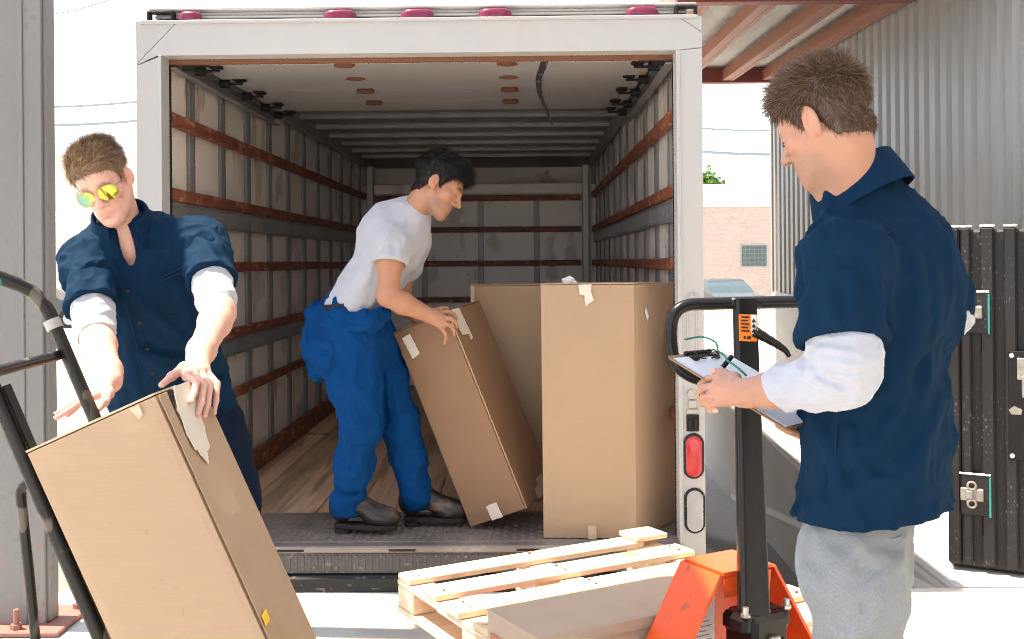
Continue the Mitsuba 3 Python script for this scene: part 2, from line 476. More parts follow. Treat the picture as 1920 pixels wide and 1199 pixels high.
# canopy: red beams, tan purlins, pale sheets
can = thing('canopy', 'red steel canopy with pale sheets and tan purlins fixed to the metal building', 'canopy')
cz = lambda v: 3.20 + 0.035 * (v - 7.07)
U0, U1 = 1.12, WU - 0.01
for vb in (7.10, 11.20):
    put('beam', tr(cbox(U0 - 0.1, U1, vb, vb + 0.11, cz(vb) - 0.02, cz(vb) + 0.14, 0.006)), 'red_steel', can)
for ub in (1.16, 1.62, 2.08, 2.50):
    q = [[tp(ub + du, v, cz(v) + dz) for du, dz in ((0, 0), (0.075, 0), (0.075, 0.11), (0, 0.11))] for v in (5.4, 7, 9, 11.22)]
    put('purlin', loft(q), 'tan_steel', can)
    q = [[tp(ub + du, v, cz(v) + dz) for du, dz in ((0.076, -0.004), (0.112, -0.004), (0.112, 0.006), (0.076, 0.006))] for v in (5.4, 7, 9, 11.22)]
    put('purlin_flange', loft(q), 'tan_steel', can)
vv = 5.35
while vv < 11.3:
    ve = min(vv + 0.9, 11.32)
    ring = []
    for j in range(13):
        v = vv + (ve - vv) * j / 12
        dz = 0.015 * (j % 2)
        ring.append([tp(U0 - 0.12, v, cz(v) + 0.145 + dz), tp(U1, v, cz(v) + 0.145 + dz), tp(U1, v, cz(v) + 0.150 + dz), tp(U0 - 0.12, v, cz(v) + 0.150 + dz)])
    put('roof_sheet', loft(ring), 'canopy_sheet', can)
    vv += 0.9

# ------------------------------------------------------------------ steel column and an added roof that blocks the sun
col = thing('steel_column', 'grey painted steel column on a bolted base plate at the left edge', 'column')
put('flange', cbox(-2.13, -1.893, 4.30, 4.318, 0.02, 3.9, 0.003), 'column_paint', col)
put('web', cbox(-2.095, -1.88, 4.320, 4.405, 0.02, 3.9, 0.008), 'column_paint', col)
put('weld_seam', cbox(-1.985, -1.965, 4.292, 4.299, 0.02, 3.9, 0.003), 'column_paint', col)
bp = put('base_plate', cbox(-2.25, -1.80, 4.20, 4.55, 0.004, 0.022, 0.004), 'base_red', col)
for bx, by in ((-1.985, 4.245), (-1.84, 4.50), (-2.2, 4.245)):
    put('anchor_bolt', cat([cyl(V(bx, by, 0.022), V(bx, by, 0.10), 0.011, 10), cyl(V(bx, by, 0.022), V(bx, by, 0.042), 0.022, 6)]), 'base_red', col)
dr_ = thing('dock_roof', 'added unseen roof that shades the man in jeans and the low box', 'roof')  # unseen roof, added to keep direct sun off the dock's right half
RX0, RX1, RY0, RY1, RYS, RZ = -1.93, 0.05, 1.35, 3.55, 2.55, 3.92
for a, b, y in ((-1.93, -1.49, RY1), (-1.486, -1.03, RY1), (-1.026, -.50, RYS), (-.496, .05, RYS)):  # sheet lengths stepped to place the shade
    put('roof_sheet', cbox(a, b, RY0, y, RZ + 0.16, RZ + 0.18, 0.003), 'canopy_sheet', dr_)
for y, x1 in ((RY0 + 0.05, RX1), (RYS - .13, RX1), (RY1 - 0.13, -1.03)):
    put('beam', cbox(-2.066, x1, y, y + 0.1, RZ, RZ + 0.157, 0.005), 'red_steel', dr_)
put('bracket', cbox(-2.14, -2.07, 1.35, 4.5, RZ - 0.015, RZ + 0.14, 0.005), 'red_steel', dr_)

# ------------------------------------------------------------------ far things
b2 = thing('brick_building', 'low brick building with white parapet and glass block window in the background at right', 'building')
D = 50.0
bx0, bx1 = -4.0, 26.0
put('wall', cbox(bx0, bx1, D, D + 12, PIT, 3.93, 0.0), 'brick', b2)
put('parapet', cbox(bx0 - 0.1, bx1 + 0.1, D - 0.12, D + 12, 3.935, 5.0, 0.05), 'band_white', b2)
w0, w1 = at(1390, 500, D), at(1437, 460, D)
wf = put('window', cbox(w0[0] - 0.05, w1[0] + 0.05, D - 0.05, D - 0.005, w0[2] - 0.05, w1[2] + 0.05), 'roof_grey', b2)
nb = 6
for i in range(nb):
    for j in range(5):
        xa, za = w0[0] + (w1[0] - w0[0]) * i / nb, w0[2] + (w1[2] - w0[2]) * j / 5
        put('glass_block', cbox(xa + 0.012, xa + (w1[0] - w0[0]) / nb - 0.012, D - 0.085, D - 0.052, za + 0.012, za + (w1[2] - w0[2]) / 5 - 0.012, 0.012), 'glass_block', wf)
a, b = at(1379, 370, D + 3), at(1470, 350, D + 3)
put('roof_unit', cbox(a[0], b[0] + 1.5, D + 3, D + 5, 4.9, b[2] + 0.05, 0.05), 'roof_grey', b2)
a = at(1362, 352, D + 2)
put('vent_pipe', cyl(V(a[0], D + 2, 4.9), V(a[0], D + 2, 5.6), 0.06), 'roof_grey', b2)

b3 = thing('stucco_building', 'pale stucco building with a light band, behind the column and the truck at left', 'building')
D3 = 45.0
put('wall', cbox(-32, -9.0, D3, D3 + 10, PIT, 6.05), 'stucco', b3)
put('band', cbox(-32.1, -8.95, D3 - 0.12, D3 + 0.002, 3.2, 3.75, 0.03), 'band_white', b3)
put('coping', cbox(-32.2, -8.9, D3 - 0.15, D3 + 10, 6.055, 6.25, 0.03), 'band_white', b3)
put('plinth', cbox(-32.1, -8.95, D3 - 0.10, D3 + 0.003, PIT, 0.1, 0.02), 'roof_grey', b3)


def car(name, label, o, yaw, paint, glass, L=4.5, W=1.78, Hc=1.45):
    t = thing(name, label, 'car')
    m = frame(o, V(math.cos(yaw), math.sin(yaw), 0), V(-math.sin(yaw), math.cos(yaw), 0), V(0, 0, 1))
    s = L / 4.5
    body = Polygon([(x * s, z) for x, z in [(-2.2, .22), (-2.25, .55), (-2.2, .82), (-1.75, .92), (-1.0, .95), (1.0, .95), (1.9, .85), (2.2, .7), (2.25, .45), (2.2, .22)]]).buffer(0.04).buffer(-0.02)
    xz = frame(V(0, W / 2, 0), V(1, 0, 0), V(0, 0, 1), V(0, -1, 0))
    for wx in (-1.38 * s, 1.35 * s):
        body = body.difference(sbox(wx - .36, 0, wx + .36, .3).union(LineString([(wx, .32), (wx, .321)]).buffer(.36)))
    put('body', moved(extrude(body, W, xz), m), paint, t)
    rings = []
    for z, x0, x1, w in ((.95, -1.75, 1.05, W / 2 - .06), (1.2, -1.5, .62, W / 2 - .14), (1.38, -1.2, .25, W / 2 - .22)):
        rings.append([V(x0 * s, -w, z), V(x1 * s, -w, z), V(x1 * s, w, z), V(x0 * s, w, z)])
    put('window_band', moved(loft(rings), m), glass, t)
    r2 = [[V(-1.22 * s, -W / 2 + .21, 1.381), V(.27 * s, -W / 2 + .21, 1.381), V(.27 * s, W / 2 - .21, 1.381), V(-1.22 * s, W / 2 - .21, 1.381)],
          [V(-1.1 * s, -W / 2 + .3, Hc), V(.1 * s, -W / 2 + .3, Hc), V(.1 * s, W / 2 - .3, Hc), V(-1.1 * s, W / 2 - .3, Hc)]]
    put('roof', moved(loft(r2), m), paint, t)
    for wx in (-1.38 * s, 1.35 * s):
        for sy in (-1, 1):
            wh = put('wheel', moved(cyl(V(wx, sy * (W / 2 - .2), .32), V(wx, sy * (W / 2 + .005), .32), .32, 24), m), 'rubber', t)
            put('rim', moved(cyl(V(wx, sy * (W / 2 + .0), .32), V(wx, sy * (W / 2 + .012), .32), .21, 20), m), 'clear_lens', wh)
    for sy in (-1, 1):
        put('headlight', moved(cbox(2.17 * s, 2.27 * s, sy * .55 - .17, sy * .55 + .17, .6, .74, .02), m), 'clear_lens', t)
    return t


c1 = at(1366, 540, 38.0)
car('parked_car', 'grey car with a bright windscreen parked before the brick building', V(c1[0] + .15, 39.5, PIT), -math.pi / 2 + 0.08, 'car_paint', 'sky_glass')
c2 = at(125, 580, 36.5)
car('parked_car', 'dark car in the yard between the grey column and the truck', V(c2[0] - 1.3, 37.3, PIT), 0.05, 'car_paint_dark', 'dark_glass')

# tree behind the brick building
rng = np.random.default_rng(5)
tc = at(1325, 372, 64.0)
tree = thing('leafy_tree', 'bright green tree top showing above the brick building, beside the truck post', 'tree')
put('trunk', tube([V(tc[0], 64, PIT), V(tc[0] + .1, 64, 2), V(tc[0], 64, tc[2])], [.28, .22, .1], 10), 'bark', tree)
q, fcs = [], []
cl = rng.normal(size=(60, 3)); cl = cl / np.linalg.norm(cl, axis=1, keepdims=True) * rng.uniform(.4, 1, (60, 1)) * [1.35, 1.3, 1.45]
for c in cl:
    for _ in range(110):
        p = V(tc[0], 64, tc[2] - .1) + c + rng.normal(size=3) * .26
        a, b = rng.normal(size=(2, 3)) * .085
        k = len(q)
        q += [p - a, p + b, p + a, p - b]
        fcs += [[k, k + 1, k + 2], [k, k + 2, k + 3]]
put('crown', trimesh.Trimesh(q, fcs, process=False), 'foliage', tree)

# overhead wires
def wire(pa, pb, d, label, r=.035, sag=.12):
    a, b = at(*pa, d), at(*pb, d)
    t = np.linspace(-.6, 1.6, 20)[:, None]
    pts = a + (b - a) * t
    pts[:, 2] -= sag * (1 - ((t[:, 0] - .5) / 1.1) ** 2)
    k = put('overhead_wire', tube(pts, r, 6), 'wire', smooth=True)
    labels[k] = {'label': label, 'category': 'cable', 'group': 'overhead wires across the yard'}


wire((103, 196), (250, 187), 42, 'upper of the two overhead wires between the column and the truck', .05)
wire((103, 231), (250, 223), 42, 'lower of the two overhead wires between the column and the truck', .05)
wire((1320, 237), (1445, 241), 46, 'upper overhead wire right of the truck post', .045)
wire((1320, 281), (1445, 286), 46, 'lower overhead wire right of the truck post', .06)
wire((103, 20), (190, -1), 30, 'thin slanting wire high in the sky beside the column', .018)
# ------------------------------------------------------------------ the moving truck (u across, v along, z up)
tk = thing('moving_truck', 'white box truck with open back showing cream walls and rust brown rails', 'truck')
UL, UR, VR, ZF, ZT = -1.637, 0.684, 4.80, 0.20, 2.41
UOL, UOR, ZH, VE = -1.752, 0.800, 2.565, 11.0
uz = lambda v: frame(tp(0, v, 0), RV, V(0, 0, 1), -AV)      # 2-D outline in (u, z), thickness towards the camera


def plate(pts, v_front, thick, ch=0.0):
    return extrude(Polygon(pts), thick, uz(v_front + thick))


# rear frame: two posts, header, corner gussets with a fine joint
put('post', plate([(UOL, .0), (UL, .0), (UL, ZT), (UOL, 2.365)], VR, .10), 'white_paint', tk)
post_r = put('post', plate([(UR, -.02), (UOR, -.02), (UOR, 2.42), (UR, ZT)], VR, .10), 'white_paint', tk)
put('header', plate([(UL, ZT + .002), (UR, ZT + .002), (UOR, 2.424), (UOR, 2.49), (UOR - .11, ZH), (-1.56, ZH), (UOL, 2.369), (UL - .02, ZT + .002)], VR, .10), 'white_paint', tk)
put('corner_gusset', plate([(UOL, 2.374), (UOL, ZH), (-1.566, ZH)], VR + .002, .098), 'white_paint', tk)
put('corner_gusset', plate([(UOR, 2.494), (UOR, ZH), (UOR - .105, ZH)], VR + .002, .098), 'white_paint', tk)
for u0, u1 in ((UL - .012, UL + .0), (UR, UR + .012)):       # folded inner lips
    put('post_lip', tr(cbox(u0 if u0 < 0 else u0, u1, VR - .006, VR - .001, ZF, ZT, .001)), 'white_paint', tk)
put('header_lip', tr(cbox(UOL + .02, UOR - .02, VR - .012, VR - .002, ZH - .012, ZH + .004, .002)), 'white_paint', tk)
# ribbed cap above the header, corner castings, marker lamps
for i in range(4):
    put('roof_cap_rail', tr(cbox(-1.70, .75, VR + .10 + .012 * (i % 2), VR + .16, ZH + .002 + .0165 * i, ZH + .0165 * (i + 1), .003)), 'white_paint' if i in (1, 3) else 'dull_steel', tk)
put('roof_edge', tr(cbox(-1.72, .79, VR + .07, VR + .18, ZH + .067, ZH + .078, .003)), 'white_paint', tk)
for u0, u1 in ((-1.72, -1.60), (.69, .79)):
    put('corner_bracket', cat([tr(cbox(u0, u0 + .012, VR + .05, VR + .098, ZH + .002, ZH + .062, .003)), tr(cbox(u1 - .012, u1, VR + .05, VR + .098, ZH + .002, ZH + .062, .003)),
                               tr(cbox(u0 + .013, u1 - .013, VR + .05, VR + .098, ZH + .052, ZH + .062, .003)), tr(cbox(u0 + .013, u0 + .075, VR + .05, VR + .09, ZH + .002, ZH + .018, .002))]), 'black_matte', tk)
for u, w in ((-1.52, .052), (-.835, .075), (-.482, .075), (-.128, .075), (.54, .075)):
    rr = []
    for s, k in ((1.0, 0), (1.0, .45), (.93, .75), (.75, .93), (.3, 1.0)):
        a = np.linspace(0, 2 * np.pi, 28, endpoint=False)
        rr.append([tp(u + w * s * np.sign(np.cos(t)) * abs(np.cos(t)) ** .6, VR + .052 + .036 * s * np.sin(t), ZH + .003 + .052 * k) for t in a])
    put('marker_lamp', loft(rr), 'magenta_lens', tk, smooth=40)
# outer shell
put('outer_side', tr(cbox(UOL, UOL + .03, VR + .101, VE + .12, .05, ZH, .004)), 'white_paint', tk)
put('outer_side', tr(cbox(UOR - .03, UOR, VR + .101, VE + .12, .05, ZH, .004)), 'white_paint', tk)
put('outer_front', tr(cbox(UOL + .031, UOR - .031, VE + .09, VE + .12, .05, 2.235, .004)), 'white_paint', tk)
put('over_cab', tr(cat([cbox(UOL, UOL + .03, VE + .121, VE + 1.16, 2.20, ZH, .004), cbox(UOR - .03, UOR, VE + .121, VE + 1.16, 2.20, ZH, .004), cbox(UOL + .031, UOR - .031, VE + 1.125, VE + 1.16, 2.20, ZH, .004), cbox(UOL + .031, UOR - .031, VE + .121, VE + 1.12, 2.205, 2.235, .004)])), 'white_paint', tk)
put('roof', tr(cbox(UOL + .01, UOR - .01, VR + .19, VE + 1.16, ZH + .003, ZH + .03, .004)), 'white_paint', tk)
put('chassis', tr(cbox(UOL + .5, UOR - .5, VR + .25, VE + .1, -.22, .02, .01)), 'black_matte', tk)
for u in (UOL + .06, UOR - .36):
    for v in (7.9,):
        wh = put('wheel', tr(cyl(V(u, v, PIT + .45), V(u + .30, v, PIT + .45), .45, 32)), 'rubber', tk)
        put('rim', tr(cyl(V(u - .004, v, PIT + .45), V(u + .304, v, PIT + .45), .25, 24)), 'dull_steel', wh)
# walls: panels between studs, rails, slotted track, kick board
RAILS = [(2.115, 2.180), (1.767, 1.825), (1.420, 1.478), (1.050, 1.105), (.708, .763)]
STUD = [5.375 + .55 * i for i in range(11)]


def side_wall(sgn):
    """sgn -1: the left wall, +1: the right one."""
    w = num(f'{tk}__wall')
    if sgn > 0:
        labels[w] = {'label': 'wall in deeper shade on the right'}
    f = UL - .062 if sgn < 0 else UR + .062             # the panels' face
    box_ = lambda d0, d1, *r: tr(cbox(f - sgn * d0, f - sgn * d1, *r))
    scene[w] = mikit.ply(tr(cbox(f + sgn * .006, f + sgn * .02, VR + .102, VE + .08, ZF, 2.53)), 'panel_cream')
    lo = VR + .11
    for s in STUD + [VE + .05]:
        hi = min(s - .05, VE)
        if hi - lo > .05:
            put('panel', box_(-.006, .004 + .002 * (len(USED) % 3), lo + .004, hi - .004, ZF + .005, 2.49, .003), 'panel_cream', w)
        lo = s + .05
    for s in STUD:
        put('stud', cat([box_(-.004, .022, s - .046, s + .046, ZF + .005, 2.50, .006), box_(.0225, .026, s - .012, s + .012, ZF + .005, 2.50, .001)]), 'grey_steel', w)
    for z0, z1 in RAILS:
        put('rail', box_(.027, .062, VR + .104, VE - .01, z0, z1, .006), 'rail_wood', w)
    put('kick_board', box_(.027, .062, VR + .62, VE - .01, ZF + .003, ZF + .135, .006), 'rail_wood', w)
    for z1, hgt in ((1.766, .112), (1.049, .10)):
        parts = [box_(.0265, .031, VR + .104, VE - .01, z1 - hgt, z1 - .001, 0)]
        parts += [box_(.0315, .044, VR + .104, VE - .01, z1 - .017, z1 - .002, .002), box_(.0315, .044, VR + .104, VE - .01, z1 - hgt, z1 - hgt + .016, .002)]
        v = VR + .13
        while v < VE - .04:
            parts.append(box_(.0315, .042, v, v + .014, z1 - hgt + .017, z1 - .018, 0))
            v += .031
        put('slotted_track', cat(parts), 'grey_steel', w)
    return w


wl = side_wall(-1)
put('patch_bracket', sheet([(-.07, 0), (.07, 0), (.03, .05), (0, .075), (-.03, .05)], .006, tp(UL + .02, 6.34, 1.66), AV, V(0, 0, 1)), 'dull_steel', wl)
wr = side_wall(1)
# bulkhead
wf = num(f'{tk}__wall')
labels[wf] = {'label': 'front wall at the far end of the box'}
scene[wf] = mikit.ply(tr(cbox(UOL + .06, UOR - .06, VE + .012, VE + .08, ZF, 2.26)), 'panel_cream')
us = [-1.60, -1.04, -.457, .12, .62]
for a, b in zip(us[:-1], us[1:]):
    put('panel', tr(cbox(a + .02, b - .02, VE + .004, VE + .018, ZF, 2.14, .003)), 'panel_cream', wf)
for u in us:
    put('stud', tr(cbox(u - .03, u + .03, VE - .012, VE + .003, ZF, 2.14, .004)), 'grey_steel', wf)
for z0, z1 in [(2.09, 2.15)] + RAILS[1:]:
    put('rail', tr(cbox(UL + .05, UR - .11, VE - .05, VE - .0125, z0, z1, .006)), 'rail_wood', wf)
put('upper_beam', tr(cbox(UL + .02, UR - .02, VE - .06, VE + .003, 2.16, 2.27, .01)), 'panel_cream', wf)
# the recess over the cab opens above the beam
put('recess_lining', tr(cat([cbox(UL - .05, UR + .05, VE + .085, VE + 1.1, 2.24, 2.262), cbox(UL - .05, UR + .05, VE + 1.1, VE + 1.12, 2.24, 2.53), cbox(UL - .072, UL - .052, VE + .085, VE + 1.12, 2.24, 2.53), cbox(UR + .052, UR + .072, VE + .085, VE + 1.12, 2.24, 2.53)])), 'panel_cream', wf)
for u in (UL + .02, UR - .10):
    put('corner_post', tr(cbox(u, u + .07, VE - .12, VE - .063, ZF, 2.45, .008)), 'dull_steel', wf)
# roof lining and bows
put('ceiling', tr(cbox(UL - .05, UR + .05, VR + .11, VE + 1.12, 2.535, 2.55)), 'grey_steel', tk)
v = 5.3
while v < VE - .1:
    put('roof_bow', tr(cat([cbox(UL - .03, UR + .03, v, v + .05, 2.497, 2.534, .006), cbox(UL - .03, UR + .03, v - .03, v + .08, 2.528, 2.5345, .001)])), 'grey_steel', tk)
    v += .58
for s, u in ((1, UL - .02), (-1, UR + .02)):
    put('roof_rail', tr(cbox(u, u + s * .05, VR + .11, VE, 2.44, 2.534, .006)), 'grey_steel', tk)
# roll-up door stowed under the roof
d = num(f'{tk}__roll_up_door')
labels[d] = {'label': 'roll-up door stowed flat under the roof, white and rust marked'}
dz = lambda v: 2.428 + .018 * min(1, (v - 4.95) / .5)
scene[d] = mikit.ply(tr(cbox(UL + .05, UR - .04, 4.93, 4.965, 2.412, 2.436, .004)), 'rail_wood')
edges = [4.97, 5.15, 5.58, 6.02, 6.46, 6.86]
for a, b in zip(edges[:-1], edges[1:]):
    m = tr(cbox(UL + .05, UR - .05, a + .003, b - .003, dz(a), dz(a) + .02, .003))
    put('door_panel', m, 'panel_cream' if a < 5 else 'white_paint', d)
rng = np.random.default_rng(8)
for e in edges[1:-1]:
    for u in (-.87 - .03 * (e - 5.2), -.08):
        h = [tr(cbox(u - .045, u + .045, e - .05, e + .05, dz(e) - .005, dz(e) - .001, .001))]
        h.append(moved(trimesh.creation.torus(.038, .007, 20, 8), frame(tp(u, e, dz(e) - .012), RV, AV, V(0, 0, 1))))
        h.append(tr(cyl(V(u - .05, e, dz(e) - .012), V(u + .05, e, dz(e) - .012), .008, 8)))
        put('hinge', cat(h), 'rust_steel', d)
for e in edges[:-1] + [6.8]:
    for s, u in ((1, UL + .035), (-1, UR - .03)):
        r_ = [tr(cyl(V(u, e + .03, dz(e) - .028), V(u + s * .05, e + .03, dz(e) - .028), .022, 14)), tr(cyl(V(u, e + .03, dz(e) - .028), V(u + s * .12, e + .03, dz(e) - .028), .007, 8)),
              tr(cbox(u + s * .07, u + s * .13, e - .01, e + .07, dz(e) - .014, dz(e) - .001, .002))]
        put('roller', cat(r_), 'black_matte', d)
for s, u in ((1, UL - .012), (-1, UR + .012)):
    put('door_track', tr(cat([cbox(u, u + s * .045, VR + .11, 7.0, 2.372, 2.378, .001), cbox(u, u + s * .004, VR + .11, 7.0, 2.379, 2.43, .001), cbox(u, u + s * .045, VR + .11, 7.0, 2.431, 2.436, .001)])), 'grey_steel', d)
pts = curve([at(1027, 97, 4.93), at(1018, 125, 4.95), at(1010, 150, 4.94), at(1013, 178, 4.93), at(1024, 205, 4.94), at(1036, 234, 4.95)], 8)
wd = np.linspace(.020, .011, len(pts))
tw = np.linspace(.2, 1.0, len(pts))
ring = [[p + w * (math.cos(a) * RV + math.sin(a) * AV) + o * V(0, 1, 0) * .003 for w, o in ((-k, -1), (k, -1), (k, 1), (-k, 1))] for p, k, a in zip(pts, wd, tw)]
put('pull_strap', loft(ring), 'rubber', d)
# dark seals and header trim
put('header_trim', tr(cbox(UL - .01, UR + .01, VR + .101, VR + .13, ZT - .02, ZT + .02, .003)), 'rust_steel', tk)
for u in (UL - .010, UR - .002):
    put('door_seal', tr(cbox(u, u + .014, VR + .101, VR + .125, ZF, ZT - .022, .003)), 'black_matte', tk)
# floor: planks, tread plate, step, bumper
fl = num(f'{tk}__floor')
scene[fl] = mikit.ply(tr(cbox(UL - .05, UR + .05, VR + .02, VE + .05, .10, ZF - .026, 0)), 'black_matte')
n = 12
for i in range(n):
    a, b = UL - .04 + (UR - UL + .08) * i / n, UL - .04 + (UR - UL + .08) * (i + 1) / n
    zz = ZF + .0015 * ((i * 7) % 3 - 1)
    put('plank', tr(cbox(a + .002, b - .002, VR + .60, VE, ZF - .025, zz, .003)), 'plank', fl)
parts = [tr(cbox(UL - .04, UR + .04, VR + .03, VR + .597, ZF - .025, ZF + .003, .002))]
tp_pl = put('tread_plate', parts[0], 'tread', fl)
bars = []
for i in range(58):
    for j in range(15):
        u, v = UL + .02 + i * .04, VR + .05 + j * .037
        o = .7 if (i + j) % 2 else -.7
        m = trimesh.creation.box([.026, .008, .004])
        m.apply_transform(trimesh.transformations.rotation_matrix(o, [0, 0, 1]))
        m.apply_translation([u, v, ZF + .004])
        bars.append(m)
put('tread_pattern', tr(cat(bars)), 'tread', fl, kind='stuff')
put('sill', tr(cbox(UOL + .12, UOR - .12, VR - .045, VR + .028, ZF - .03, ZF + .001, .006)), 'tread', tk)
st = put('step', tr(cat([cbox(UOL + .12, UOR - .12, VR - .030, VR + .02, .075, ZF - .032, .004)])), 'step_rubber', tk)
ribs = [tr(cbox(UOL + .125 + i * .0305, UOL + .14 + i * .0305, VR - .034, VR - .0305, .085, ZF - .042, .001)) for i in range(75)]
put('step_ribs', cat(ribs), 'step_rubber', tk, kind='stuff')
for u0, u1 in ((-1.2, -1.0), (-.62, -.5), (-.05, .05)):
    put('step_slot', tr(cbox(u0, u1, VR - .0475, VR - .0455, ZF - .022, ZF - .012, .0005)), 'black_matte', tk)
put('rubber_bumper', tr(cbox(UOL + .05, UOR - .02, VR - .06, VR + .02, -.06, .072, .012)), 'rubber', tk)
# right post: rear lamps, latch, lower casting
vf = VR - .001


def oval(u, z, w, h, v, thick, k=0.0, sides=40):
    t = np.linspace(0, 2 * np.pi, sides, endpoint=False)
    r = w / 2
    x = r * np.cos(t)
    y = np.where(np.sin(t) >= 0, h / 2 - r, -(h / 2 - r)) + r * np.sin(t)
    rr = [[tp(u + a, v, z + b) for a, b in zip(x, y)]]
    for s, kk in ((1, .5), (.9, .85), (.6, 1.0)):
        rr.append([tp(u + a * s, v - thick * kk, z + b * (1 - (1 - s) * w / h)) for a, b in zip(x, y)])
    return loft(rr)


for zc, lens, nm, lab in ((.589, 'red_lens', 'tail_lamp', 'red lens'), (.344, 'clear_lens', 'reversing_lamp', 'clear lens')):
    uc = .748 if lens == 'red_lens' else .751
    k = put(nm, oval(uc, zc, .094, .205, vf, .010), 'rubber', post_r, smooth=40)
    put('lens', oval(uc, zc, .072, .183, vf - .0101, .012), lens, post_r, smooth=40)
uc = .745
lt = [tr(cbox(uc - .028, uc + .028, vf - .010, vf, .70, .775, .003)), tr(cbox(uc - .02, uc - .008, vf - .022, vf - .0105, .705, .75, .002)), tr(cbox(uc + .004, uc + .02, vf - .022, vf - .0105, .705, .76, .002))]
put('latch', cat(lt), 'black_matte', post_r)
put('latch_plate', cat([tr(cbox(uc - .026, uc + .026, vf - .008, vf, .778, .80, .002)), tr(cbox(uc - .02, uc + .02, vf - .014, vf, .803, .842, .004)), tr(cyl(V(uc - .004, vf - .004, .868), V(uc - .004, vf - .022, .868), .021, 18))]), 'dull_steel', post_r)
put('door_handle_recess', cat([tr(cbox(uc - .022, uc - .016, vf - .009, vf, .95, 1.32, .002)), tr(cbox(uc + .016, uc + .022, vf - .009, vf, .95, 1.32, .002)), tr(cbox(uc - .0155, uc + .0155, vf - .009, vf, 1.314, 1.32, .002))]), 'white_paint', post_r)
put('edge_bead', tr(cbox(UR + .012, UR + .018, VR - .007, VR - .001, .0, ZT, .001)), 'white_paint', post_r)
put('corner_casting', tr(cat([cyl(V(.735, VR - .05, .085), V(.735, VR + .05, .085), .055, 18), cbox(.66, .80, VR - .03, VR + .05, -.02, .06, .01)])), 'tread', tk)
# ------------------------------------------------------------------ cardboard boxes
def carton(name, label, corners_front, depth_vec, up_vec, mat_, tapes=(), group=None, seam=True, bulge=.004):
    """corners_front: bottom left and bottom right of the front face; depth_vec: to the back; up_vec: to the top."""
    t = thing(name, label, 'box', group)
    o, r = np.asarray(corners_front[0], float), np.asarray(corners_front[1], float) - corners_front[0]
    dv, uv_ = np.asarray(depth_vec, float), np.asarray(up_vec, float)
    n = 10
    c = .006
    R, D_, U_ = np.linalg.norm(r), np.linalg.norm(dv), np.linalg.norm(uv_)
    base = cbox(0, 1, 0, 1, 0, 1, 0)
    m = trimesh.creation.box([1, 1, 1]); m.apply_translation([.5, .5, .5])
    for _ in range(4): m = m.subdivide()
    v = m.vertices.copy()
    L = np.array([R, D_, U_])
    q = v * L
    # soft bulge of each face and small dents
    for ax in range(3):
        o1, o2 = [i for i in range(3) if i != ax]
        w = np.clip(4 * v[:, o1] * (1 - v[:, o1]), 0, 1) * np.clip(4 * v[:, o2] * (1 - v[:, o2]), 0, 1)
        nz = (meshkit.fbm(q * 5 + len(USED), 3) - .5) * 2
        for s, side in ((1, v[:, ax] > .999), (-1, v[:, ax] < .001)):
            q[:, ax] += np.where(side, s * w * bulge * (1 + 1.2 * nz), 0)
    e = np.sum((v < .001) | (v > .999), axis=1)
    q += np.where((e >= 2)[:, None], (.5 - v) * 2 * .0022, 0)
    m.vertices = o + (q / L) @ np.array([r, dv, uv_])
    put('carton', m, mat_, t)
    A, B, C = r / R, dv / D_, uv_ / U_
    return t, o, A, B, C, (R, D_, U_)


def strip_on(t, o, x, y, pts, mat_, nrm, name='tape', lift=.0045, th=.0008):
    """A ragged strip of tape lying on a face; outline pts in the axes x, y from o; nrm: the face's outward side."""
    nrm = unit(nrm)
    pts = np.array(pts, float)
    dense = []
    rr = np.random.default_rng(len(USED))
    for a, b in zip(pts, np.roll(pts, -1, axis=0)):
        k = max(2, int(np.linalg.norm(b - a) / .012))
        for s in np.linspace(0, 1, k, endpoint=False):
            dense.append(a + (b - a) * s + rr.normal(size=2) * .0007)
    g_ = extrude(Polygon(dense).buffer(0), th)
    g_.apply_transform(frame(np.asarray(o) + nrm * lift, x, y, nrm))
    return put(name, g_, mat_, t)


boxes = 'cardboard moving boxes'
# the box on the hand truck, close to the camera; front face seen square, leaning left
d0 = 2.12
TL, TR_ = at(48, 851, d0), at(291, 741, d0)
A = unit(TR_ - TL)
Bv = V(0, 1, 0)
U = unit(np.cross(A, Bv))
U = U if U[2] > 0 else -U
W0 = np.linalg.norm(TR_ - TL)
H0, D0 = .78, .305
t, o, A, B, C, (R, D_, U_) = carton('cardboard_box', 'tall tan cardboard box leaning on the black hand truck, held by the worker in sunglasses', (TL - U * H0, TR_ - U * H0), Bv * D0, U * H0, 'card_a', group=None)
TR0, A_TOP = TR_, A
put('top_flap', sheet([(0, .003), (W0 - .004, .003), (W0 - .004, D0 * .5 - .006), (0, D0 * .5)], .004, TL + C * .001, A, B), 'card_edge', t)
put('top_flap', sheet([(.0, D0 * .5 + .004), (W0 - .03, D0 * .5 + .004), (W0 - .03, D0 - .004), (0, D0 - .004)], .004, TL + C * .0012, A, B), 'card_edge', t)
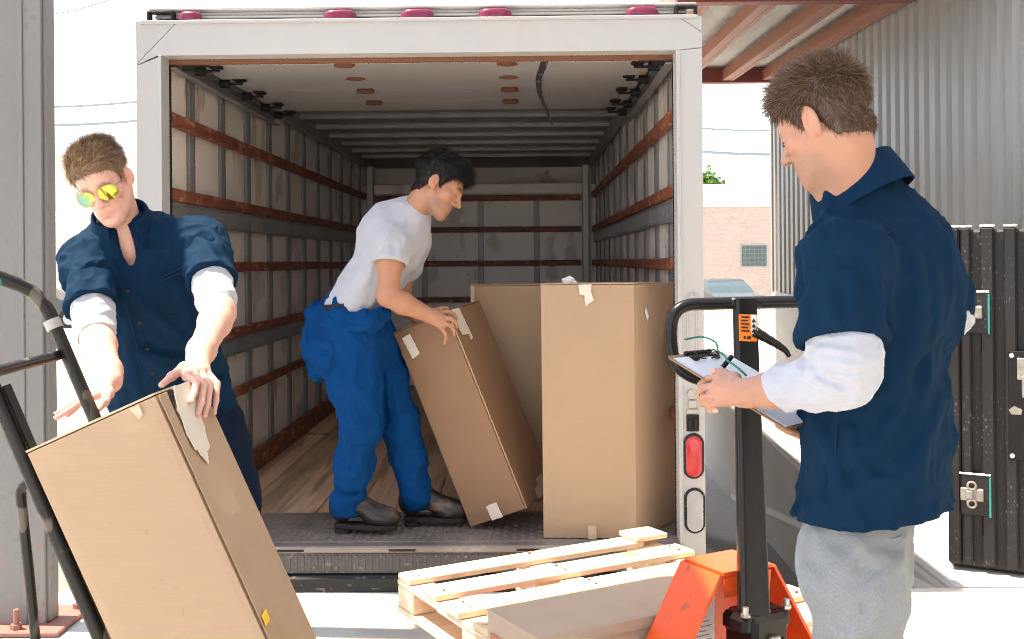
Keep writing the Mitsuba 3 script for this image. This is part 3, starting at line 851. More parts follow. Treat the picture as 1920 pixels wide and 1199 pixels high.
# torn paper tape down the right side, the flap's joint, a yellow mark
ro = TR_                                # top front edge of the right side; axes: B to the back, -C down
strip_on(t, ro, B, -C, [(.094, -.002), (.205, -.002), (.19, .05), (.172, .10), (.155, .125), (.150, .145), (.122, .150), (.098, .176), (.080, .152), (.074, .150), (.070, .136), (.058, .136), (.052, .10), (.062, .055), (.058, .045), (.068, .04)], 'tape_paper', A, lift=.007)
strip_on(t, ro, B, -C, [(.056, .002), (.093, .002), (.066, .038), (.056, .044), (.052, .056), (.050, .03)], 'black_matte', A, 'torn_opening', lift=.0052, th=.0003)  # black sheet painted in for the shade inside the open flap
strip_on(t, ro, B, -C, [(.002, .004), (.050, .004), (.048, .09), (.040, .22), (.024, .40), (.018, H0 - .01), (.002, H0 - .01)], 'card_a', A, 'joint_flap', lift=.0042, th=.0012)
strip_on(t, ro, B, -C, [(.006, .49), (.045, .487), (.042, .508), (.008, .51)], 'yellow_label', A, 'mark', lift=.009)
strip_on(t, TL, A, -C, [(.225, .002), (.248, .002), (.246, .026), (.234, .03)], 'tape_tan', -B)
for a_, b_ in ((.118, .455), (.130, .470)):
    strip_on(t, TL, A, -C, [(a_, b_), (a_ + .006, b_ + .002), (a_ + .005, b_ + .012), (a_ + .001, b_ + .009)], 'card_c', -B, 'dent', th=.0003)  # small flat flecks of darker card on the front face

# the tall box standing at the truck's rear edge: its plan is pushed out of square
pa, pb, pc = at(1018, 1014, 4.86), at(1194, 1019, 4.84), at(1250, 989, 5.09)
for q_ in (pa, pb, pc): q_[2] = ZF + .006
hh = 1.155
dv = (pc - pb) * 1.45
t, o, A, B, C, L = carton('cardboard_box', 'tallest cardboard box, standing upright at the right of the truck opening', (pa, pb), dv, V(-.004, 0, hh), 'card_a', bulge=.006)
FN = unit(np.cross(A, C))
FN = FN if FN[1] < 0 else -FN
SN = unit(np.cross(B, C))
SN = SN if SN[0] > 0 else -SN
strip_on(t, o + C * L[2], A, -C, [(.175, 0), (.235, 0), (.232, .035), (.245, .07), (.205, .10), (.20, .05), (.178, .045)], 'tape_paper', FN, lift=.008)
strip_on(t, o, A, C, [(.205, .0), (.245, .0), (.243, .06), (.205, .062)], 'tape_tan', FN, lift=.008)
strip_on(t, o + A * L[0] + C * L[2], B, -C, [(.10, .105), (.125, .15), (.112, .175), (.088, .13)], 'label_white', SN, 'label_patch', lift=.008)
strip_on(t, o + C * L[2], A, B, [(.0, .0), (L[0], .0), (L[0], L[1] * .49), (0, L[1] * .49)], 'card_a', V(0, 0, 1), 'top_flap', lift=.001, th=.005)
rr = np.random.default_rng(2)
cm = trimesh.creation.icosphere(2, .034)
cm.vertices = cm.vertices * [1.0, .8, .75] * (1 + .55 * (meshkit.noise(cm.vertices * 70, 4)[:, None] - .5)) + at(1068, 529, 5.0)
put('crumpled_tape', cm, 'label_white', t)

# the wide box behind both
pa, pb = at(886, 960, 5.62), at(1262, 960, 5.62)
for q_ in (pa, pb): q_[2] = ZF + .006
t, o, A, B, C, L = carton('cardboard_box', 'wide cardboard box at the back, behind the upright and the tilted box', (pa, pb), V(0.0, .50, 0), V(0, 0, 1.135), 'card_b', bulge=.006)
put('top_flap', sheet([(0, 0), (L[0], 0), (L[0], .24), (0, .24)], .005, o + C * (L[2] + .001), A, B), 'card_b', t)
put('open_flap', sheet([(0, 0), (.022, 0), (.012, -.27), (0, -.25)], .005, o + C * L[2] + V(.0, -.012, 0), A, C), 'card_edge', t)

# the tilted box that the worker in the white shirt holds
r0 = at(985, 955, 4.93)                        # lower end of the near edge
up_ = at(843, 600, 4.99) - r0
Hn = .985
up_ = unit(up_)
aw = at(876, 990, 5.05) - r0
aw = unit(aw - up_ * (aw @ up_)) * .305            # towards the left corner
r0 = r0 + V(0, 0, max(0.0, ZF + .006 - (r0 + aw)[2]))   # its low corner stands on the floor
dp = unit(np.cross(up_, aw))
dp = dp if dp[0] > 0 else -dp
low = r0 + aw
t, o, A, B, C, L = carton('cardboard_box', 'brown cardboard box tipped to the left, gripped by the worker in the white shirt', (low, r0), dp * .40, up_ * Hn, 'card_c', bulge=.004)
TILT = (o, A, B, C, L)
fn = -B
topl, topr = o + C * L[2], o + A * L[0] + C * L[2]
strip_on(t, topl, A, -C, [(.035, .035), (.085, .03), (.095, .135), (.05, .145)], 'tape_paper', fn)
strip_on(t, o, A, C, [(.125, .0), (.185, .0), (.180, .075), (.120, .07)], 'tape_paper', fn)
strip_on(t, topr, B, -C, [(.03, .0), (.135, .0), (.155, .16), (.125, .165), (.125, .135), (.06, .13)], 'tape_paper', A)
strip_on(t, o + A * L[0], B, C, [(.16, .0), (.30, .0), (.30, .09), (.22, .085), (.215, .055), (.165, .05)], 'tape_tan', A)
strip_on(t, topr, B, -C, [(.0, .0), (.012, .0), (.012, Hn), (.0, Hn)], 'card_edge', A, 'worn_edge')  # paler strip down the whole near edge
put('top_flap', sheet([(0, .002), (L[0], .002), (L[0], L[1] * .49), (0, L[1] * .49)], .005, topl + C * .001, A, B), 'card_c', t)
put('top_flap', sheet([(0, L[1] * .5), (L[0], L[1] * .5), (L[0], L[1]), (0, L[1])], .005, topl + C * .001, A, B), 'card_c', t)

# ------------------------------------------------------------------ pallet, its flat box, pallet jack
E1, E2 = V(.876, .486, 0), V(.486, -.876, 0)
PO, PZ = V(-.435, 3.95, 0), .322                # far left corner, top of the deck
pl = thing('wooden_pallet', 'pale pine pallet lifted on the orange pallet jack behind the truck', 'pallet')
PM = frame(PO, E1, E2, V(0, 0, 1))
PM[:3, 2] = [0, 0, 1]
rr = np.random.default_rng(11)


def pbox(*a):
    m = cbox(*a)
    m.apply_transform(PM)
    return m


PL, PW = 1.13, 1.16
bw = [(0, .118), (.208, .326), (.416, .534), (.628, .746), (.84, .958), (1.042, 1.16)]
for i, (a, b) in enumerate(bw):
    j = rr.normal(size=4) * .006
    x1 = PL + j[1] - (.10 if i == 0 else 0)
    bk_ = put('deck_board', pbox(j[0], x1, a + j[2], b + j[3], PZ - .022, PZ + .001 * (i % 3), .0035), 'pine', pl)
    for k, x in enumerate((.05, .55, PL - .05)):
        if x < x1 - .02:
            for s in (-.028, .026):
                yc = (a + b) / 2 + s + rr.normal() * .004
                put('nail_head', moved(cyl(V(x + rr.normal() * .006, yc, PZ + .0012 + .001 * (i % 3)), V(x, yc, PZ + .003 + .001 * (i % 3)), .0045, 8), PM), 'rust_steel', bk_)
put('loose_board', pbox(PL - .13, PL + .02, -.01, .125, PZ + .002, PZ + .022, .0035), 'pine', pl)
for k, x in enumerate((0.0, .50, PL - .10)):
    put('stringer_board', pbox(x, x + .10, .004, PW - .004, PZ - .044, PZ - .0235, .003), 'pine', pl)
    for y in (.0, .53, PW - .145):
        put('block', pbox(x + .002, x + .098, y + .002, y + .143, PZ - .122, PZ - .0445, .004), 'pine', pl)
    put('bottom_board', pbox(x, x + .10, -.002, PW + .002, PZ - .144, PZ - .1225, .003), 'pine', pl)

q0, q1, q2 = at(912, 1134, 3.10), at(1017, 1196, 2.88), at(1285, 1066, 3.47)
bz = PZ + .003
bt = 1.47 - (1134 - 490) / F * 3.13
pf = V(q0[0], q0[1], bz)
A1 = unit(V(.876, .486, 0))
E2b = unit(V(.50, -.866, 0))
ln, wd_ = .68, .29
t, o, A, B, C, L = carton('cardboard_box', 'low flat cardboard box lying on the pallet, grey brown top', (pf + E2b * wd_, pf + E2b * wd_ + A1 * ln), -E2b * wd_, V(0, 0, bt - bz), 'card_d', bulge=.002)
fx = o + C * L[2]
ends = -A
strip_on(t, fx + B * L[1], -B, -C, [(.03, .06), (.16, .06), (.16, .075), (.03, .075)], 'red_ink', ends, 'printed_line', th=.0004)
strip_on(t, fx + B * L[1], -B, -C, [(.03, .085), (.20, .085), (.20, .10), (.03, .10)], 'red_ink', ends, 'printed_line', th=.0004)
put('lid_edge', sheet([(.0, .0), (L[0] + .004, 0), (L[0] + .004, .03), (0, .03)], .004, fx + V(0, 0, -.029) - B * .006, A, C), 'card_d', t)

# pallet jack: forks run under the pallet along -E2
jk = thing('pallet_jack', 'orange pallet jack with black steering handle, forks under the pallet', 'pallet jack')
JF, JR = -E2, E1
JO = at(1413, 1150, 2.92); JO[2] = 0
JM = frame(JO, JR, JF, V(0, 0, 1))


def jb(mesh):
    return moved(mesh, JM)


for s in (-1, 1):
    x = s * .19
    prof_ = [(-.075, .185), (.075, .185), (.085, .17), (.085, .125), (.078, .125), (.078, .165), (-.078, .165), (-.078, .125), (-.085, .125), (-.085, .17)]
    rings = [[V(x + a, y, z) for a, z in prof_] for y in (.12, .7, 1.15, 1.24)]
    rings[-1] = [V(x + a * .6, 1.24, z - .02 if z > .16 else z) for a, z in prof_]
    put('fork', jb(loft(rings)), 'orange_paint', jk)
    put('load_roller', jb(cyl(V(x - .04, 1.0, .045), V(x + .04, 1.0, .045), .042, 20)), 'black_matte', jk)
    put('roller_arm', jb(cbox(x - .05, x - .044, .85, 1.03, .03, .16, .004)), 'orange_paint', jk)
HT, HB, WT, WB = .610, .19, .088, .345
outer = [(-WT, HT), (WT, HT), (WB, HB), (WB, HB - .06), (-WB, HB - .06), (-WB, HB)]
put('frame_plate', jb(extrude(Polygon(outer), .010, frame(V(0, .20, 0), V(1, 0, 0), V(0, 0, 1), V(0, -1, 0)))), 'orange_paint', jk)


def flange(a, b, d0, d1, th=.009):
    a, b = V(a[0], 0, a[1]), V(b[0], 0, b[1])
    x = unit(b - a); n_ = V(-x[2], 0, x[0])
    n_ = n_ if n_[2] > 0 else -n_
    return jb(sheet([(0, d0), (np.linalg.norm(b - a), d0), (np.linalg.norm(b - a), d1), (0, d1)], th, a, x, V(0, 1, 0)))


put('top_flange', flange((-WT, HT), (WT, HT), .02, .19), 'orange_paint', jk)
put('side_flange', flange((-WB - .004, HB), (-WT - .004, HT), .02, .19), 'orange_paint', jk)
put('side_flange', flange((WT + .004, HT), (WB + .004, HB), .02, .19), 'orange_paint', jk)
put('top_lip', jb(extrude(Polygon([(-WT + .01, HT - .06), (WT - .01, HT - .06), (WT - .004, HT - .006), (-WT + .004, HT - .006)]), .006, frame(V(0, .027, 0), V(1, 0, 0), V(0, 0, 1), V(0, -1, 0)))), 'orange_paint', jk)
put('gusset', jb(extrude(Polygon([(-.27, HB), (.0, HB), (-.105, .575)]), .008, frame(V(0, .15, 0), V(1, 0, 0), V(0, 0, 1), V(0, -1, 0)))), 'orange_paint', jk)
LBo = V(-.108, .139, .415)
put('data_plate', jb(sheet([(0, -.03), (.085, -.03), (.085, .10), (.012, .088)], .002, LBo, V(1, 0, 0), V(0, 0, 1))), 'label_white', jk)
lines = [cbox(.02 + .006 * i, .0225 + .006 * i + .002 * (i % 2), .066, .082, .0, .001) for i in range(6)]
lines += [cbox(.015, .055 + .01 * (i % 3), .045 - .013 * i, .048 - .013 * i, .0, .001) for i in range(6)]
put('data_plate_print', jb(moved(cat(lines), frame(LBo + V(0, -.0012, 0), V(1, 0, 0), V(0, 0, 1), V(0, -1, 0)))), 'faded_ink', jk)
# pump block and steering wheels
put('pump_body', jb(cat([cbox(-.062, .062, -.075, .055, .36, .515, .014), cyl(V(0, -.01, .10), V(0, -.01, .36), .045, 20), cbox(-.085, .085, -.06, .04, .465, .516, .012)])), 'black_gloss', jk)
for x in (-.072, 0, .072):
    put('pump_bolt', jb(cat([cyl(V(x, -.050, .517), V(x, -.050, .543), .008, 8), cyl(V(x, -.050, .517), V(x, -.050, .526), .013, 6)])), 'steel', jk)
put('pump_ram', jb(cat([cyl(V(0, -.08, .415), V(0, -.08, .462), .016, 16), cyl(V(-.03, -.088, .415), V(.03, -.088, .415), .010, 12), cbox(-.045, -.03, -.10, -.076, .38, .45, .004), cbox(.03, .045, -.10, -.076, .38, .45, .004)])), 'steel', jk)
for s in (-1, 1):
    put('steering_wheel', jb(cyl(V(s * .05, -.01, .09), V(s * .10, -.01, .09), .09, 28)), 'black_matte', jk)
# handle: column, loop, lever, orange label
ca, cb = at(1414, 1160, 2.88), at(1396, 562, 2.97)
ux = unit(cb - ca)
fx_ = V(1, .05, 0); fx_ = unit(fx_ - ux * (fx_ @ ux)); fy_ = np.cross(ux, fx_)
rings = []
for s, w, dd in ((0, .042, .026), (.5, .036, .024), (1, .031, .022)):
    p = ca + (cb - ca) * s
    a_ = np.linspace(0, 2 * np.pi, 24, endpoint=False)
    rings.append([p + fx_ * w * np.sign(np.cos(t_)) * abs(np.cos(t_)) ** .45 + fy_ * dd * np.sign(np.sin(t_)) * abs(np.sin(t_)) ** .45 for t_ in a_])
put('handle_column', loft(rings), 'black_gloss', jk, smooth=35)
dd = 2.98
loop = curve([at(1425, 568, dd), at(1330, 570, dd), at(1288, 573, dd - .005), at(1266, 588, dd - .01), at(1258, 615, dd - .01), at(1259, 650, dd - .015), at(1268, 683, dd - .02), at(1292, 704, dd - .02), at(1330, 717, dd - .02), at(1396, 735, dd - .02)], 8)
put('handle_loop', tube(loop, .0175, 16), 'black_gloss', jk, smooth=True)
loop = curve([at(1370, 569, dd), at(1460, 567, dd), at(1512, 568, dd), at(1536, 585, dd), at(1542, 620, dd), at(1536, 670, dd), at(1505, 702, dd), at(1460, 722, dd), at(1396, 737, dd)], 8)
put('handle_loop', tube(loop, .0175, 16), 'black_gloss', jk, smooth=True)
dl = 2.93
pts = curve([at(1415, 622, dl), at(1436, 634, dl), at(1458, 647, dl), at(1473, 658, dl), at(1480, 669, dl)], 6)
put('release_lever', tube(pts, np.linspace(.015, .006, len(pts)) * (1 + .05 * np.sin(np.linspace(0, 40, len(pts)))), 12), 'black_gloss', jk, smooth=True)
lo_ = at(1384, 639, 2.948)
lx, lz = unit(at(1418, 640, 2.948) - lo_), V(0, 0, 1)
k = put('warning_label', sheet([(0, 0), (.049, 0), (.049, .074), (0, .074)], .0012, lo_ - V(0, .012, 0), lx, lz), 'label_orange', jk)
mk = []
for i in range(3):
    zc = .030 + .014 * i
    mk.append(extrude(Polygon([(.034, zc - .006), (.047, zc - .006), (.0405, zc + .006)]), .0008))
put('label_panel', moved(cat([cbox(.033, .048, .020, .073, 0, .0004)]), frame(lo_ - V(0, .0137, 0), lx, lz, -np.cross(lx, lz) * -1)), 'label_white', jk)
mk += [cbox(.006, .028 - .004 * (i % 2), .026 + .0095 * i, .0305 + .0095 * i, 0, .0008) for i in range(5)] + [cbox(.012, .018, .006, .014, 0, .0008), cbox(.022, .032, .006, .014, 0, .0008)]
put('label_print', moved(cat(mk), frame(lo_ - V(0, .0145, 0), lx, lz, np.cross(lx, lz))), 'ink', jk)

# ------------------------------------------------------------------ hand truck at the left
ht = thing('hand_truck', 'scuffed black hand truck tilted under the leaning cardboard box', 'hand truck')
da, db = 2.16, 2.50
ra0, ra1 = at(-22, 706, da), at(196, 1215, da)
put('rail', tube([ra0, ra1 + (ra1 - ra0) * .2], .0155, 14), 'black_paint', ht, smooth=40)
rb0 = at(103, 612, db)
rb1 = at(160, 745, db)
put('rail', tube([rb0, rb1 + (rb1 - rb0) * 3.6], .0155, 14), 'black_paint', ht, smooth=40)
axis = unit(ra1 - ra0)
put('rail_bar', tube([ra0 + axis * .02 + V(.028, .0, .0), ra1 + axis * .1 + V(.028, .0, .0)], .010, 4), 'black_paint', ht)
lp = curve([at(103, 612, db), at(85, 575, db), at(56, 545, db - .01), at(20, 529, db - .03), at(-30, 515, db - .06), at(-90, 540, 2.36), at(-110, 590, 2.25), at(-70, 640, da), at(-22, 706, da)], 8)
put('handle', tube(lp, .0165, 14), 'black_paint', ht, smooth=True)
gp = curve([at(4, 525, db - .035), at(-30, 515, db - .06), at(-90, 540, 2.36)], 6)
put('grip', tube(gp, .0185, 14), 'teal', ht, smooth=True)
put('clamp', tube([at(96, 600, db), at(104, 617, db)], .0195, 12), 'dull_steel', ht, smooth=40)
cb0, cb1 = at(-16, 699, da + .02), at(108, 667, db)
put('cross_bar', tube([cb0, cb1], .0125, 12), 'black_paint', ht, smooth=40)
for s in (.34, .68):
    p0 = ra0 + (ra1 - ra0) * (s + .35)
    put('cross_bar', tube([p0, p0 + V(0, db - da, 0)], .0115, 12), 'black_paint', ht, smooth=40)
pts = curve([at(62, 905, da + .01), at(40, 918, da + .02), at(42, 960, da + .03), at(56, 1090, da + .05), at(68, 1215, da + .07), at(80, 1340, da + .09)], 6)
put('stair_skid', tube(pts, .0105, 10), 'black_paint', ht, smooth=True)
base = ra1 + axis * (ra1[2] - .14) / -axis[2]
pn = unit(V(axis[2] * -1, 0, axis[0]))
pn = pn if pn[0] > 0 else -pn
put('toe_plate', cat([sheet([(0, -.02), (.28, -.02), (.28, db - da + .02), (0, db - da + .02)], .006, base + axis * .06, pn, V(0, 1, 0))]), 'black_paint', ht)
for y in (-.06, db - da + .01):
    wh = put('wheel', cyl(base + V(-.06, y, -.02), base + V(-.06, y + .05, -.02), .105, 28), 'rubber', ht, smooth=40)
    put('hub', cyl(base + V(-.06, y - .003, -.02), base + V(-.06, y + .053, -.02), .05, 20), 'dull_steel', wh, smooth=40)

# ------------------------------------------------------------------ black road case by the wall
rc = thing('road_case', 'black ribbed plastic case with pale metal latches standing against the metal wall', 'case')
k0, k1 = at(1779, 1072, 5.03), at(1910, 1097, 4.88)
k0[2] = k1[2] = 0.01
CX = unit(k1 - k0); CY = V(-CX[1], CX[0], 0); CH = 1.60
CM = frame(k0, CX, CY, V(0, 0, 1))
cbx = lambda *a: moved(cbox(*a), CM)
body = put('body', cbx(0, .60, .035, .60, 0, CH - .01, .012), 'case_plastic', rc)
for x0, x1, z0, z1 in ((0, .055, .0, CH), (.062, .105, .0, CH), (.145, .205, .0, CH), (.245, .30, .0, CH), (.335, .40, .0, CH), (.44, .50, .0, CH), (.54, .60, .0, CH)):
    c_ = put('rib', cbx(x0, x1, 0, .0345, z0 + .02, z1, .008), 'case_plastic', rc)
    put('rib_top_tone', cbx(x0, x1, .001, .08, z1 + .001, z1 + .012, .003), 'label_white' if x0 < .3 else 'case_plastic', rc)  # near caps white: sun on the case top painted into their colour
for z in (1.205, .355):
    rec = put('latch_recess', cbx(.055, .185, -.004, .033, z - .10, z + .10, .006), 'case_plastic', rc)
    put('recess_edge', cbx(.05, .185, -.008, -.0045, z + .092, z + .101, .001), 'label_white', rec)
    put('teal_strip', cbx(.179, .187, -.010, -.0045, z - .10, z + .085, .001), 'teal', rec)
    la = num(f'{rc}__latch')
    parts = [cbx(.055, .155, -.012, -.0045, z - .030, z + .030, .003), cbx(.125, .155, -.02, -.0125, z - .026, z + .026, .003), cbx(.08, .11, -.022, -.0125, z - .02, z + .02, .004)]
    for s in (-1, 1):
        parts.append(moved(trimesh.creation.torus(.018, .0055, 18, 8), CM @ frame(V(.105, -.016, z + s * .042), V(1, 0, 0), V(0, 0, 1), V(0, -1, 0))))
    scene[la] = mikit.ply(cat(parts), 'worn_steel')
hp = put('handle_plate', cbx(.262, .45, -.006, -.001, .53, 1.03, .002), 'black_gloss', rc)
for z in (.55, 1.01):
    put('rivet', moved(cyl(V(.277, -.0062, z), V(.277, -.011, z), .010, 12), CM), 'label_white', hp)
put('handle', cat([cbx(.30, .44, -.016, -.0065, .90, 1.0, .003), cbx(.32, .44, -.022, -.0165, .82, .92, .004), cbx(.335, .40, -.03, -.0225, .70, .85, .008)]), 'worn_steel', hp)
put('torn_sticker', moved(sheet([(0, 0), (.04, .0), (.045, .025), (.03, .03), (.012, .04), (-.012, .02)], .001, V(.275, -.0064, .74), V(1, 0, 0), V(0, 0, 1)), CM), 'worn_steel', hp)
# ------------------------------------------------------------------ people: signed distance fields, meshed as closed surfaces
class Field:
    """Smooth unions and cuts of rounded shapes; op u = add, s = cut away, i = keep only inside, r = raise a fold (or sink it)."""

    def __init__(self):
        self.p = []

    def add(self, f, c, r, k=.02, op='u'):
        self.p.append((f, np.asarray(c, float), float(r), k, op))
        return self

    def cone(self, a, b, ra, rb, k=.02, op='u'):
        a, b = np.asarray(a, float), np.asarray(b, float)
        ab = b - a
        L2 = max(ab @ ab, 1e-12)

        def f(X, Y, Z):
            x, y, z = X - a[0], Y - a[1], Z - a[2]
            t = np.clip((x * ab[0] + y * ab[1] + z * ab[2]) / L2, 0, 1)
            return np.sqrt((x - t * ab[0])**2 + (y - t * ab[1])**2 + (z - t * ab[2])**2) - (ra + (rb - ra) * t)
        return self.add(f, (a + b) / 2, math.sqrt(L2) / 2 + max(ra, rb), k, op)

    def chain(self, pts, rs, k=.02, op='u'):
        for a, b, ra, rb in zip(pts[:-1], pts[1:], rs[:-1], rs[1:]):
            self.cone(a, b, ra, rb, k, op)
        return self

    def ell(self, c, r, R=None, k=.02, op='u'):
        """R: rows are the ellipsoid's axes."""
        c, r = np.asarray(c, float), np.asarray(r, float)
        R = np.eye(3) if R is None else np.asarray(R, float)

        def f(X, Y, Z):
            x, y, z = X - c[0], Y - c[1], Z - c[2]
            q = [x * R[i, 0] + y * R[i, 1] + z * R[i, 2] for i in range(3)]
            k0 = np.sqrt(sum((q[i] / r[i])**2 for i in range(3)))
            k1 = np.sqrt(sum((q[i] / r[i]**2)**2 for i in range(3)))
            return k0 * (k0 - 1) / np.maximum(k1, 1e-9)
        return self.add(f, c, r.max(), k, op)

    def slab(self, a, b, half, R, round_=.02, k=.02, op='u'):
        """A flat rounded bar from a to b: elliptical section half = (wide, thin) along R[0], R[1]."""
        a, b = np.asarray(a, float), np.asarray(b, float)
        ab = b - a
        L2 = ab @ ab
        w0, t0 = half[0]
        w1, t1 = half[1]

        def f(X, Y, Z):
            x, y, z = X - a[0], Y - a[1], Z - a[2]
            t = np.clip((x * ab[0] + y * ab[1] + z * ab[2]) / L2, 0, 1)
            x, y, z = x - t * ab[0], y - t * ab[1], z - t * ab[2]
            p = x * R[0][0] + y * R[0][1] + z * R[0][2]
            q = x * R[1][0] + y * R[1][1] + z * R[1][2]
            s = np.sqrt(np.maximum(x * x + y * y + z * z - p * p - q * q, 0))
            w, th = w0 + (w1 - w0) * t, t0 + (t1 - t0) * t
            k0 = np.sqrt((p / w)**2 + (q / th)**2 + (s / th)**2)
            k1 = np.sqrt((p / w**2)**2 + (q / th**2)**2 + (s / th**2)**2)
            return k0 * (k0 - 1) / np.maximum(k1, 1e-9)
        return self.add(f, (a + b) / 2, math.sqrt(L2) / 2 + max(w0, w1), k, op)

    def plane(self, o, n, k=.004):
        """Keeps what lies behind the plane at o with outward normal n."""
        o, n = np.asarray(o, float), unit(n)
        return self.add(lambda X, Y, Z: (X - o[0]) * n[0] + (Y - o[1]) * n[1] + (Z - o[2]) * n[2], o, 99, k, 'i')

    def fold(self, pts, amp, w):
        """A raised fold along a line (sunk where amp < 0)."""
        pts = np.asarray(pts, float)
        if len(pts) > 2:
            pts = curve(pts, 4)
        n = len(pts) - 1

        def f(X, Y, Z):
            best = None
            for i in range(n):
                a, ab = pts[i], pts[i + 1] - pts[i]
                x, y, z = X - a[0], Y - a[1], Z - a[2]
                t = np.clip((x * ab[0] + y * ab[1] + z * ab[2]) / (ab @ ab + 1e-12), 0, 1)
                d = (x - t * ab[0])**2 + (y - t * ab[1])**2 + (z - t * ab[2])**2
                s = (i + t) / n
                e = d / (w * w) - np.log(np.maximum(1e-3, np.minimum(1, 6 * np.minimum(s, 1 - s) + .12)))
                best = e if best is None else np.minimum(best, e)
            return amp * np.exp(-best)
        c = pts.mean(0)
        return self.add(f, c, np.linalg.norm(pts - c, axis=1).max() + 2.2 * w, 0, 'r')

    def crinkle(self, amp, scale, R=None, seed=0, mask=None):
        """Small irregular creases: ridged noise, stretched by the scales along R's rows."""
        R = np.eye(3) if R is None else np.asarray(R, float)
        return self.add((amp, np.asarray(scale, float), R, seed, mask), V(0, 0, 0), 0, 0, 'n')

    def mesh(self, h, smooth=3):
        M = .035
        us = [(c, r) for f, c, r, k, op in self.p if op == 'u']
        lo = np.min([c - r for c, r in us], axis=0) - 3 * h
        hi = np.max([c + r for c, r in us], axis=0) + 3 * h
        n = np.ceil((hi - lo) / h).astype(int) + 1
        D = np.full(n, M, np.float32)
        ax = [lo[i] + h * np.arange(n[i]) for i in range(3)]
        for f, c, r, k, op in self.p:
            if op == 'n':
                amp, sc, R, seed, mask = f
                idx = np.argwhere(np.abs(D) < amp * 1.5 + 3 * h)
                P = lo + idx * h
                a = np.abs(meshkit.noise((P @ R.T) * sc, seed) - .5) * 2
                b = np.abs(meshkit.noise((P @ R.T) * sc * 2.1 + 5, seed + 3) - .5) * 2
                e = amp * ((1 - a)**2 + .45 * (1 - b)**2 - .6)
                if mask is not None:
                    e = e * mask(P)
                D[tuple(idx.T)] -= e.astype(np.float32)
                continue
            m = r + M + k
            i0 = np.clip(np.floor((c - m - lo) / h).astype(int), 0, n)
            i1 = np.clip(np.ceil((c + m - lo) / h).astype(int) + 1, 0, n)
            if (i1 <= i0).any():
                continue
            s = tuple(slice(a, b) for a, b in zip(i0, i1))
            X, Y, Z = (ax[0][s[0]][:, None, None], ax[1][s[1]][None, :, None], ax[2][s[2]][None, None, :])
            d = f(X, Y, Z).astype(np.float32)
            o = D[s]
            if op == 'r':
                D[s] = o - d
                continue
            if op != 'u':
                if op == 's': d = -d
                q = np.maximum(k - np.abs(o - d), 0) / max(k, 1e-9)
                D[s] = np.maximum(o, d) + q * q * k / 4
            else:
                q = np.maximum(k - np.abs(o - d), 0) / max(k, 1e-9)
                D[s] = np.minimum(o, d) - q * q * k / 4
        v, q = nets(D)
        v = lo + v * h
        m = trimesh.Trimesh(v, np.vstack([q[:, [0, 1, 2]], q[:, [0, 2, 3]]]), process=False)
        return relax(m, smooth)


def nets(D):
    """Surface nets: vertices (grid units) and outward quads of the zero surface."""
    I = (D < 0)
    cnt = np.zeros(np.array(D.shape) - 1, np.int8)
    sl = [(slice(0, -1), slice(1, None))[i] for i in (0, 1)]
    for a in (0, 1):
        for b in (0, 1):
            for c in (0, 1):
                cnt += I[sl[a], sl[b], sl[c]]
    cells = np.argwhere((cnt > 0) & (cnt < 8))
    ids = -np.ones(cnt.shape, np.int32)
    ids[tuple(cells.T)] = np.arange(len(cells))
    acc, num_ = np.zeros((len(cells), 3)), np.zeros(len(cells))
    cv = {}
    for a in (0, 1):
        for b in (0, 1):
            for c in (0, 1):
                cv[a, b, c] = D[cells[:, 0] + a, cells[:, 1] + b, cells[:, 2] + c].astype(float)
    for A_ in cv:
        for axis in range(3):
            if A_[axis] == 0:
                B_ = tuple(1 if i == axis else A_[i] for i in range(3))
                va, vb = cv[A_], cv[B_]
                x = (va < 0) != (vb < 0)
                t = va / np.where(x, va - vb, 1)
                p = np.array(A_, float)[None] + np.eye(3)[axis][None] * t[:, None]
                acc += np.where(x[:, None], p, 0)
                num_ += x
    v = cells + acc / num_[:, None]
    quads = []
    for axis in range(3):
        s0, s1 = [slice(None)] * 3, [slice(None)] * 3
        s0[axis], s1[axis] = slice(0, -1), slice(1, None)
        ch = np.argwhere(I[tuple(s0)] != I[tuple(s1)])
        o1, o2 = (axis + 1) % 3, (axis + 2) % 3
        ok = (ch[:, o1] > 0) & (ch[:, o2] > 0) & (ch[:, o1] < cnt.shape[o1]) & (ch[:, o2] < cnt.shape[o2])
        ch = ch[ok]
        e1, e2 = np.eye(3, dtype=int)[o1], np.eye(3, dtype=int)[o2]
        g_ = lambda c: ids[tuple(c.T)]
        q = np.stack([g_(ch - e1 - e2), g_(ch - e2), g_(ch), g_(ch - e1)], 1)
        inside = I[tuple(ch.T)]
        q = np.where(inside[:, None], q, q[:, ::-1])
        quads.append(q)
    return v, np.vstack(quads)


def relax(m, n=3, lam=.5, mu=-.52):
    if n <= 0:
        return m
    from scipy.sparse import coo_matrix
    f = m.faces
    N = len(m.vertices)
    e = np.vstack([f[:, [0, 1]], f[:, [1, 2]], f[:, [2, 0]]])
    e = np.vstack([e, e[:, ::-1]])
    A_ = coo_matrix((np.ones(len(e)), (e[:, 0], e[:, 1])), shape=(N, N)).tocsr()
    A_.data[:] = 1
    deg = np.maximum(np.asarray(A_.sum(1)).ravel(), 1)[:, None]
    v = m.vertices.copy()
    for _ in range(n):
        for s in (lam, mu):
            v = v + s * (A_ @ v / deg - v)
    return trimesh.Trimesh(v, f, process=False)


def joined(*meshes):
    """One closed surface out of overlapping closed ones."""
    out = None
    for m in meshes:
        mm = m3.Manifold(m3.Mesh(np.asarray(m.vertices, np.float32), np.asarray(m.faces, np.uint32)))
        out = mm if out is None else out + mm
    if out.num_tri() == 0:
        return cat(list(meshes))
    k = out.to_mesh()
    return trimesh.Trimesh(np.asarray(k.vert_properties)[:, :3], np.asarray(k.tri_verts), process=False)


